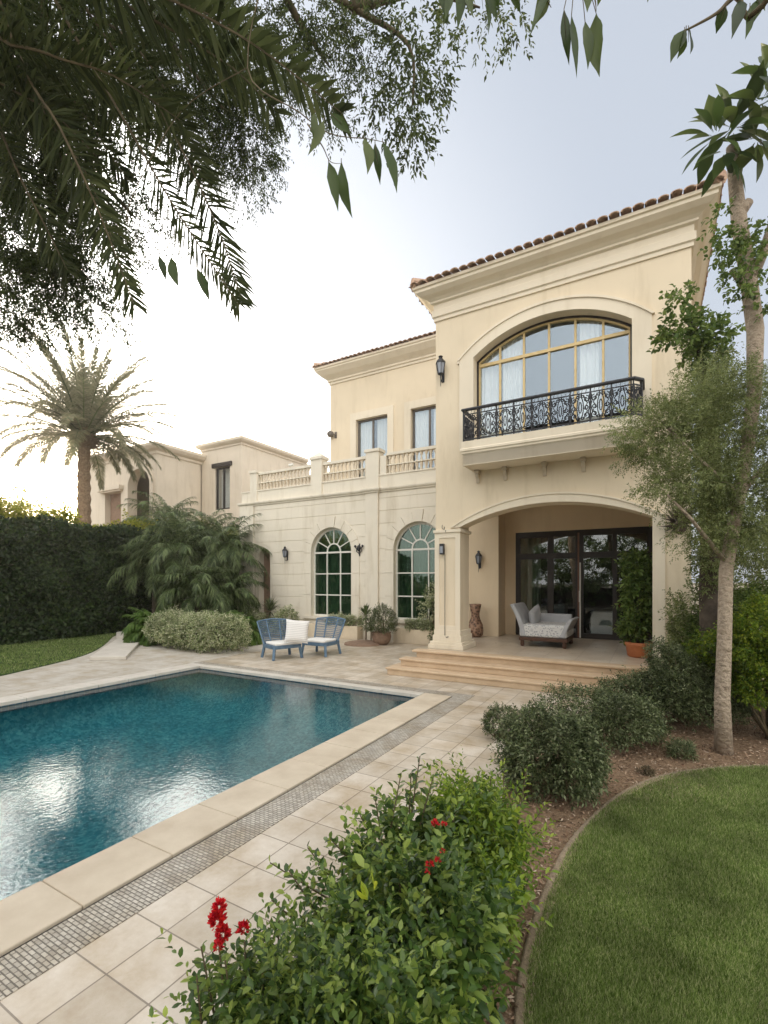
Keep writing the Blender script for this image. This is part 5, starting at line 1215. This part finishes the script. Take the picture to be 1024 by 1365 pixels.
# ------------------------------------------------------------------ overhead trees
# near palm leaning over the pool from the left
pb = Vector((-3.7, .7, 0)); crown = Vector((-2.9, 2.9, 7.2))
pal = thing('overhanging_palm', 'palm whose dark fronds hang over the upper left corner', 'palm tree', pb)
mb = MB(); mb.tube([(0, 0, -.05), (.1, .5, 2.5), (.45, 1.4, 5), tuple(crown-pb)], [.26, .2, .18, .2], 12); mb.build('trunk', M['bark'], pal, smooth=True)
fb = FB(pb); mr = MB(pb)
def frond_path(ctrl, nl, ll, lw, ldr=.35, side=1.0, rr=.014, fwd=.6, tipf=.45):
    pts = smooth_path3(ctrl, 8); N = len(pts)
    mr.tube([tuple(v) for v in pts[::2]], [rr*(1-.8*i/(len(pts[::2])-1)) for i in range(len(pts[::2]))], 5)
    t = .08+.92*(np.arange(nl)+.5)/nl; x = t*(N-1); i0 = np.clip(x.astype(int), 0, N-2)
    A = np.array(pts); p = A[i0]+(A[i0+1]-A[i0])*(x-i0)[:, None]; tg = unit(A[i0+1]-A[i0])
    vd = unit(p-np.array([0, 0, 2.0])); sd_ = unit(np.cross(tg, vd)*.8+np.cross(tg, [0, 0, 1.0])*.35)
    for s_ in (-1, 1):
        fw = np.interp(t, [0, 1], [fwd, 1.3])[:, None]; d = sd_*s_*side+tg*fw+rng.normal(size=(nl, 3))*.24
        fb.leaves(p, d, np.cross(d, sd_)+rng.normal(size=(nl, 3))*.5, ll*np.interp(t, [0, .2, .65, 1], [.7, 1, .9, tipf])*rng.uniform(.8, 1.1, nl), lw, 's', ldr)
def smooth_path3(p, k=6):
    p = [np.array(v, float) for v in p]; o = []
    for i in range(len(p)-1):
        p0, p1, p2, p3 = p[max(i-1, 0)], p[i], p[i+1], p[min(i+2, len(p)-1)]
        for j in range(k):
            t = j/k; o.append(.5*((2*p1)+(-p0+p2)*t+(2*p0-5*p1+4*p2-p3)*t*t+(-p0+3*p1-3*p2+p3)*t**3))
    return o+[p[-1]]
cr = tuple(crown)
for (c, nl, ll, lw) in [
    ([cr, q(120, 20, 3.5), q(215, 150, 3.6), q(285, 290, 3.6), q(322, 400, 3.6)], 90, .34, .022),
    ([cr, q(90, 30, 3.2), q(160, 150, 3.3), q(235, 280, 3.3), q(318, 405, 3.35)], 80, .26, .020),
    ([cr, q(20, 60, 3.1), q(80, 170, 3.1), q(135, 290, 3.1), q(178, 405, 3.1)], 90, .30, .020),
    ([cr, q(0, 30, 3.4), q(60, 150, 3.4), q(120, 240, 3.4), q(170, 380, 3.4)], 80, .30, .020),
    ([cr, q(-20, 100, 3.6), q(20, 220, 3.6), q(60, 300, 3.6), q(90, 360, 3.6)], 70, .30, .020),
    ([cr, q(100, -60, 3.0), q(230, 0, 2.9), q(340, 60, 2.8), q(455, 150, 2.7)], 60, .32, .034),
    ([cr, q(130, -30, 3.3), q(230, 40, 3.3), q(310, 90, 3.3), q(370, 150, 3.3)], 60, .32, .03),
    ([cr, q(60, -40, 3.6), q(180, 60, 3.7), q(240, 160, 3.7), q(270, 240, 3.7)], 70, .32, .024),
    ([cr, q(-30, 10, 3.0), q(60, 70, 3.0), q(150, 100, 3.0), q(240, 160, 3.0)], 70, .32, .024),
    ([cr, q(-60, 60, 3.2), q(0, 110, 3.2), q(70, 150, 3.2), q(130, 210, 3.2)], 70, .32, .024),
    ([cr, q(60, -60, 3.2), q(180, -20, 3.2), q(280, 20, 3.2), q(350, 60, 3.1)], 60, .34, .030),
    ([cr, q(-40, -20, 3.8), q(40, 60, 3.8), q(110, 150, 3.9), q(170, 240, 3.9)], 70, .34, .026)]:
    frond_path(c, int(nl*1.15), ll*1.05, lw*.9, ldr=.18, fwd=.35)
for i in range(16):   # rest of the crown, rising and falling away out of sight
    az = R(100+220*i/16); frond(fb, mr, cr, az, R(rng.uniform(-10, 60)), 2.6, R(80), 60, .36, .03)
fb.build('fronds', M['overpalm'], pal); mr.build('frond_stems', M['twig'], pal)

# fine-leaved tree
fbs = Vector((-2.6, -1.0, 0)); ft = thing('fine_leaved_tree', 'tree with tiny leaves filling the top left of the view', 'tree', fbs)
mb = MB(fbs)
mb.tube([tuple(fbs-Vector((0, 0, .05))), (-2.5, -.8, 2), (-2.4, -.3, 4), (-2.2, .6, 5.6)], [.2, .16, .14, .12], 10)
for c in ([(-2.2, .6, 5.6), q(20, -120, 3.5), q(60, 60, 4.0), q(60, 200, 4.3), q(40, 330, 4.4)], [(-2.2, .6, 5.6), q(200, -160, 3.4), q(350, -60, 3.8), q(470, 10, 4.0), q(545, 60, 4.0), q(550, 140, 4.0)],
          [(-2.2, .6, 5.6), q(150, -60, 3.8), q(230, 60, 4.2), q(310, 160, 4.4)], [q(470, 10, 4.0), q(560, -10, 4.1), q(640, 10, 4.2)], [q(350, -60, 3.8), q(400, 30, 4.1), q(440, 90, 4.2)], [q(60, 200, 4.3), q(130, 240, 4.4), q(180, 290, 4.5)]):
    s_ = smooth_path3(c, 4); mb.tube([tuple(v) for v in s_], [.05*(1-.85*i/(len(s_)-1)) for i in range(len(s_))], 6)
mb.build('trunk', M['twig'], ft, smooth=True)
fb = FB(fbs)
for (px, py, Y, rx, rz_, nt) in [(60, 330, 4.5, .62, .55, 1900), (20, 400, 4.6, .4, .38, 800), (110, 400, 4.6, .35, .26, 480), (30, 240, 4.3, .6, .5, 1000), (150, 270, 4.5, .5, .5, 700), (30, 60, 3.4, .7, .4, 900), (60, 100, 4.2, .9, .7, 2000), (200, 80, 4.3, .9, .7, 1900),
        (300, 60, 4.4, .7, .6, 1100), (330, 170, 4.5, .36, .4, 520), (310, 215, 4.6, .22, .25, 160), (400, 70, 4.2, .45, .5, 286), (440, 120, 4.2, .25, .28, 93), (480, 40, 4.1, .40, .40, 231), (420, 10, 4.0, .5, .35, 275), (255, 190, 4.6, .35, .35, 300)]:
    blob(fb, P(px, py, Y), (rx, .5, rz_), int(nt*1.0), .15, 12, .034, .014, 'q', -1, -.4, .8, .28, 4, inner=.03)
fb.build('crown', M['over'], ft)
fb = FB(fbs)
for (px, py, Y, rx, rz_, nt) in [(545, 100, 4.0, .18, .26, 75), (555, 165, 4.0, .14, .22, 45), (520, 150, 4.0, .22, .10, 35), (585, 90, 4.0, .14, .20, 36), (600, 30, 4.1, .22, .12, 40), (655, 25, 4.2, .22, .12, 34), (545, 200, 4.0, .08, .10, 12), (500, 110, 4.0, .15, .16, 26), (690, 30, 4.2, .10, .14, 14), (540, 40, 4.0, .2, .2, 60)]:
    blob(fb, P(px, py, Y), (rx, .3, rz_), nt, .16, 8, .050, .022, 'q', -1, -.9, .6, .28, 4, inner=.03)
fb.build('outer_sprays', M['over'], ft)

# large-leaved tree leaning over from behind the viewer
mbv = Vector((2.6, -1.6, 0)); mt = thing('large_leaved_tree', 'tree with large hanging leaves along the top edge', 'tree', mbv)
mb = MB(mbv); mb.tube([(2.6, -1.6, -.05), (2.5, -1.5, 2.5), (2.2, -.9, 4.6), (1.8, .2, 5.4)], [.2, .17, .13, .09], 10)
mb.build('trunk', M['darkbark'], mt, smooth=True)
fb = FB(mbv); mb = MB(mbv)
def twig(c, r0=.012):
    s_ = smooth_path3(c, 5); mb.tube([tuple(v) for v in s_], [r0*(1-.8*i/(len(s_)-1)) for i in range(len(s_))], 6)
twig([(1.8, .2, 5.4), q(900, -200, 1.9), q(760, -60, 2.2), q(640, -20, 2.2), q(560, -60, 2.2)], .03)
twig([q(700, -30, 2.2), q(725, -5, 2.2), q(735, 10, 2.2)], .006); twig([q(760, -60, 2.2), q(790, -10, 2.2), q(795, 15, 2.2)], .006)
twig([(1.8, .2, 5.4), q(1060, -60, 2.0), q(980, -5, 2.2), q(955, 18, 2.2), q(915, 40, 2.2)], .018)
twig([q(560, -60, 2.2), q(380, -70, 2.6), q(330, 90, 2.7), q(400, 150, 2.45), q(440, 178, 2.4), q(490, 185, 2.4), q(515, 190, 2.4)], .005)
twig([q(410, 165, 2.4), q(430, 195, 2.4), q(440, 215, 2.4), q(455, 218, 2.4)], .004)
twig([q(330, 90, 2.7), q(240, 150, 3.0), q(170, 280, 2.8), q(200, 325, 2.5), q(235, 340, 2.45), q(262, 355, 2.45)], .003)
def hang(px, py, ln, lean, w=16, Y=2.2):
    blade(fb, P(px, py, Y), P(px+lean, py+ln, Y+rng.uniform(-.05, .05)), w/FPX*Y, np.array([rng.normal(0, .5), -1.0, rng.normal(0, .15)]), rng.uniform(-.06, .06))
    top = (770+(px-770)*.45, -22) if (560 < px < 870 and Y == 2.2) else (px, py-3)
    mb.tube([P(*top, Y), P((px*2+top[0])/3, (py*2+top[1])/3-3, Y), P(px, py, Y), P(px+lean*.5, py+ln*.5, Y)], [.0022, .002, .002, .0008], 4)
for a in [(438, 215, 70, 14, 15, 2.4), (455, 215, 78, 16, 15, 2.4), (485, 183, 52, 4, 15, 2.4), (500, 190, 58, 6, 13, 2.4), (510, 188, 72, 18, 16, 2.4), (212, 340, 36, 9, 10, 2.45), (228, 343, 42, 12, 15, 2.45), (262, 357, 46, 18, 12, 2.45),
          (420, 150, 45, -2, 12, 2.4), (432, 160, 50, -22, 12, 2.4), (440, 150, 30, 30, 14, 2.4),
          (735, -25, 80, -28, 17, 2.2), (728, -20, 60, -20, 18, 2.2), (752, 12, 78, 6, 13, 2.2), (762, 20, 88, 4, 14, 2.2), (780, 28, 68, 2, 16, 2.2), (795, 18, 88, 6, 22, 2.2), (788, -20, 40, -6, 14, 2.2), (800, -15, 24, -4, 10, 2.2), (858, -20, 26, 4, 10, 2.2),
          (590, -40, 76, 8, 16, 2.2), (614, -30, 74, -4, 15, 2.2), (625, -35, 62, 6, 14, 2.2), (640, -25, 74, 8, 15, 2.2), (655, -30, 62, 10, 13, 2.2), (665, -40, 56, 2, 12, 2.2), (604, -20, 50, -12, 12, 2.2), (675, -30, 50, 20, 12, 2.2),
          (915, 38, 48, -22, 17, 2.2), (918, 38, 36, 0, 14, 2.2), (913, 40, 40, -12, 15, 2.2), (968, 8, 38, -14, 14, 2.2), (985, 0, 56, -10, 16, 2.2), (1000, 8, 46, -8, 14, 2.2), (1015, -5, 42, -14, 18, 2.2), (1024, 0, 40, 4, 16, 2.2), (1005, -8, 24, 14, 14, 2.2)]:
    hang(*a)
fb.build('leaves', M['big'], mt, smooth=True); mb.build('branch', M['twig'], mt, smooth=True)
fb = FB(mbv); blob(fb, (2.3, -1.6, 5.2), (1.6, 1.0, .9), 500, .3, 6, .22, .05, 'l', -1, -.3); fb.build('crown', M['big'], mt)

# ------------------------------------------------------------------ garden behind the viewer (seen in the panes)
GB = 'garden trees behind the viewer'
for i, (a, b_, h, r_) in enumerate([(-8.5, -9, 3.6, 2.0), (-4.5, -8.5, 3.2, 1.8), (-1.2, -9.5, 3.8, 1.9), (2.5, -8.5, 3.2, 1.9), (-13, -8, 3.6, 2.1)]):
    c_ = W(a, b_); t = thing('garden_tree', ['second tree from the left of the row behind the viewer', 'middle and lowest tree of the row behind the viewer', 'tallest tree of the row behind the viewer, facing the porch', 'rightmost tree of the row behind the viewer', 'leftmost and broadest tree of the row behind the viewer'][i], 'tree', c_, 0, GB); fb = FB()
    blob(fb, (0, 0, h), (r_, r_, 1.5), 900, .35, 6, .2, .12, 'q', -1); fb.build('crown', M['ivy'], t)
    mb = MB(); mb.tube([(0, 0, -.05), (.1, 0, h*.6), (0, 0, h)], [.16, .12, .06], 8); mb.build('trunk', M['darkbark'], t)

c_ = W(-4, -12.5); t = thing('garden_hedge', 'long informal hedge behind the viewer, beyond the row of trees', 'hedge', c_, TH); fb = FB()
for i in range(16): blob(fb, (-18+i*2.3, 0, 1.3), (1.5, .7, 1.3+.3*math.cos(i*2.1)), 260, .35, 6, .22, .13, 'q', -.8)
fb.build('foliage', M['ivy'], t)
mb = MB(); mb.box(-19, 18, -.3, .3, 0, 1.5); mb.build('branch_core', M['darkbark'], t)
# ------------------------------------------------------------------ hazy evening air
mb = MB(); mb.box(-60, 60, -30, 60, -2.5, 14)
m = bpy.data.materials.new('hazy_air'); m.use_nodes = True; n, l = m.node_tree.nodes, m.node_tree.links; n.remove(n['Principled BSDF'])
pv = n.new('ShaderNodeVolumePrincipled'); pv.inputs['Color'].default_value = (1, .93, .82, 1); pv.inputs['Density'].default_value = .0018; pv.inputs['Anisotropy'].default_value = .75
l.new(pv.outputs[0], n['Material Output'].inputs['Volume'])
hz = mb.build('haze', m); hz['kind'] = 'stuff'; props(hz, 'thin warm evening haze in the air')
sc.cycles.volume_bounces = 0
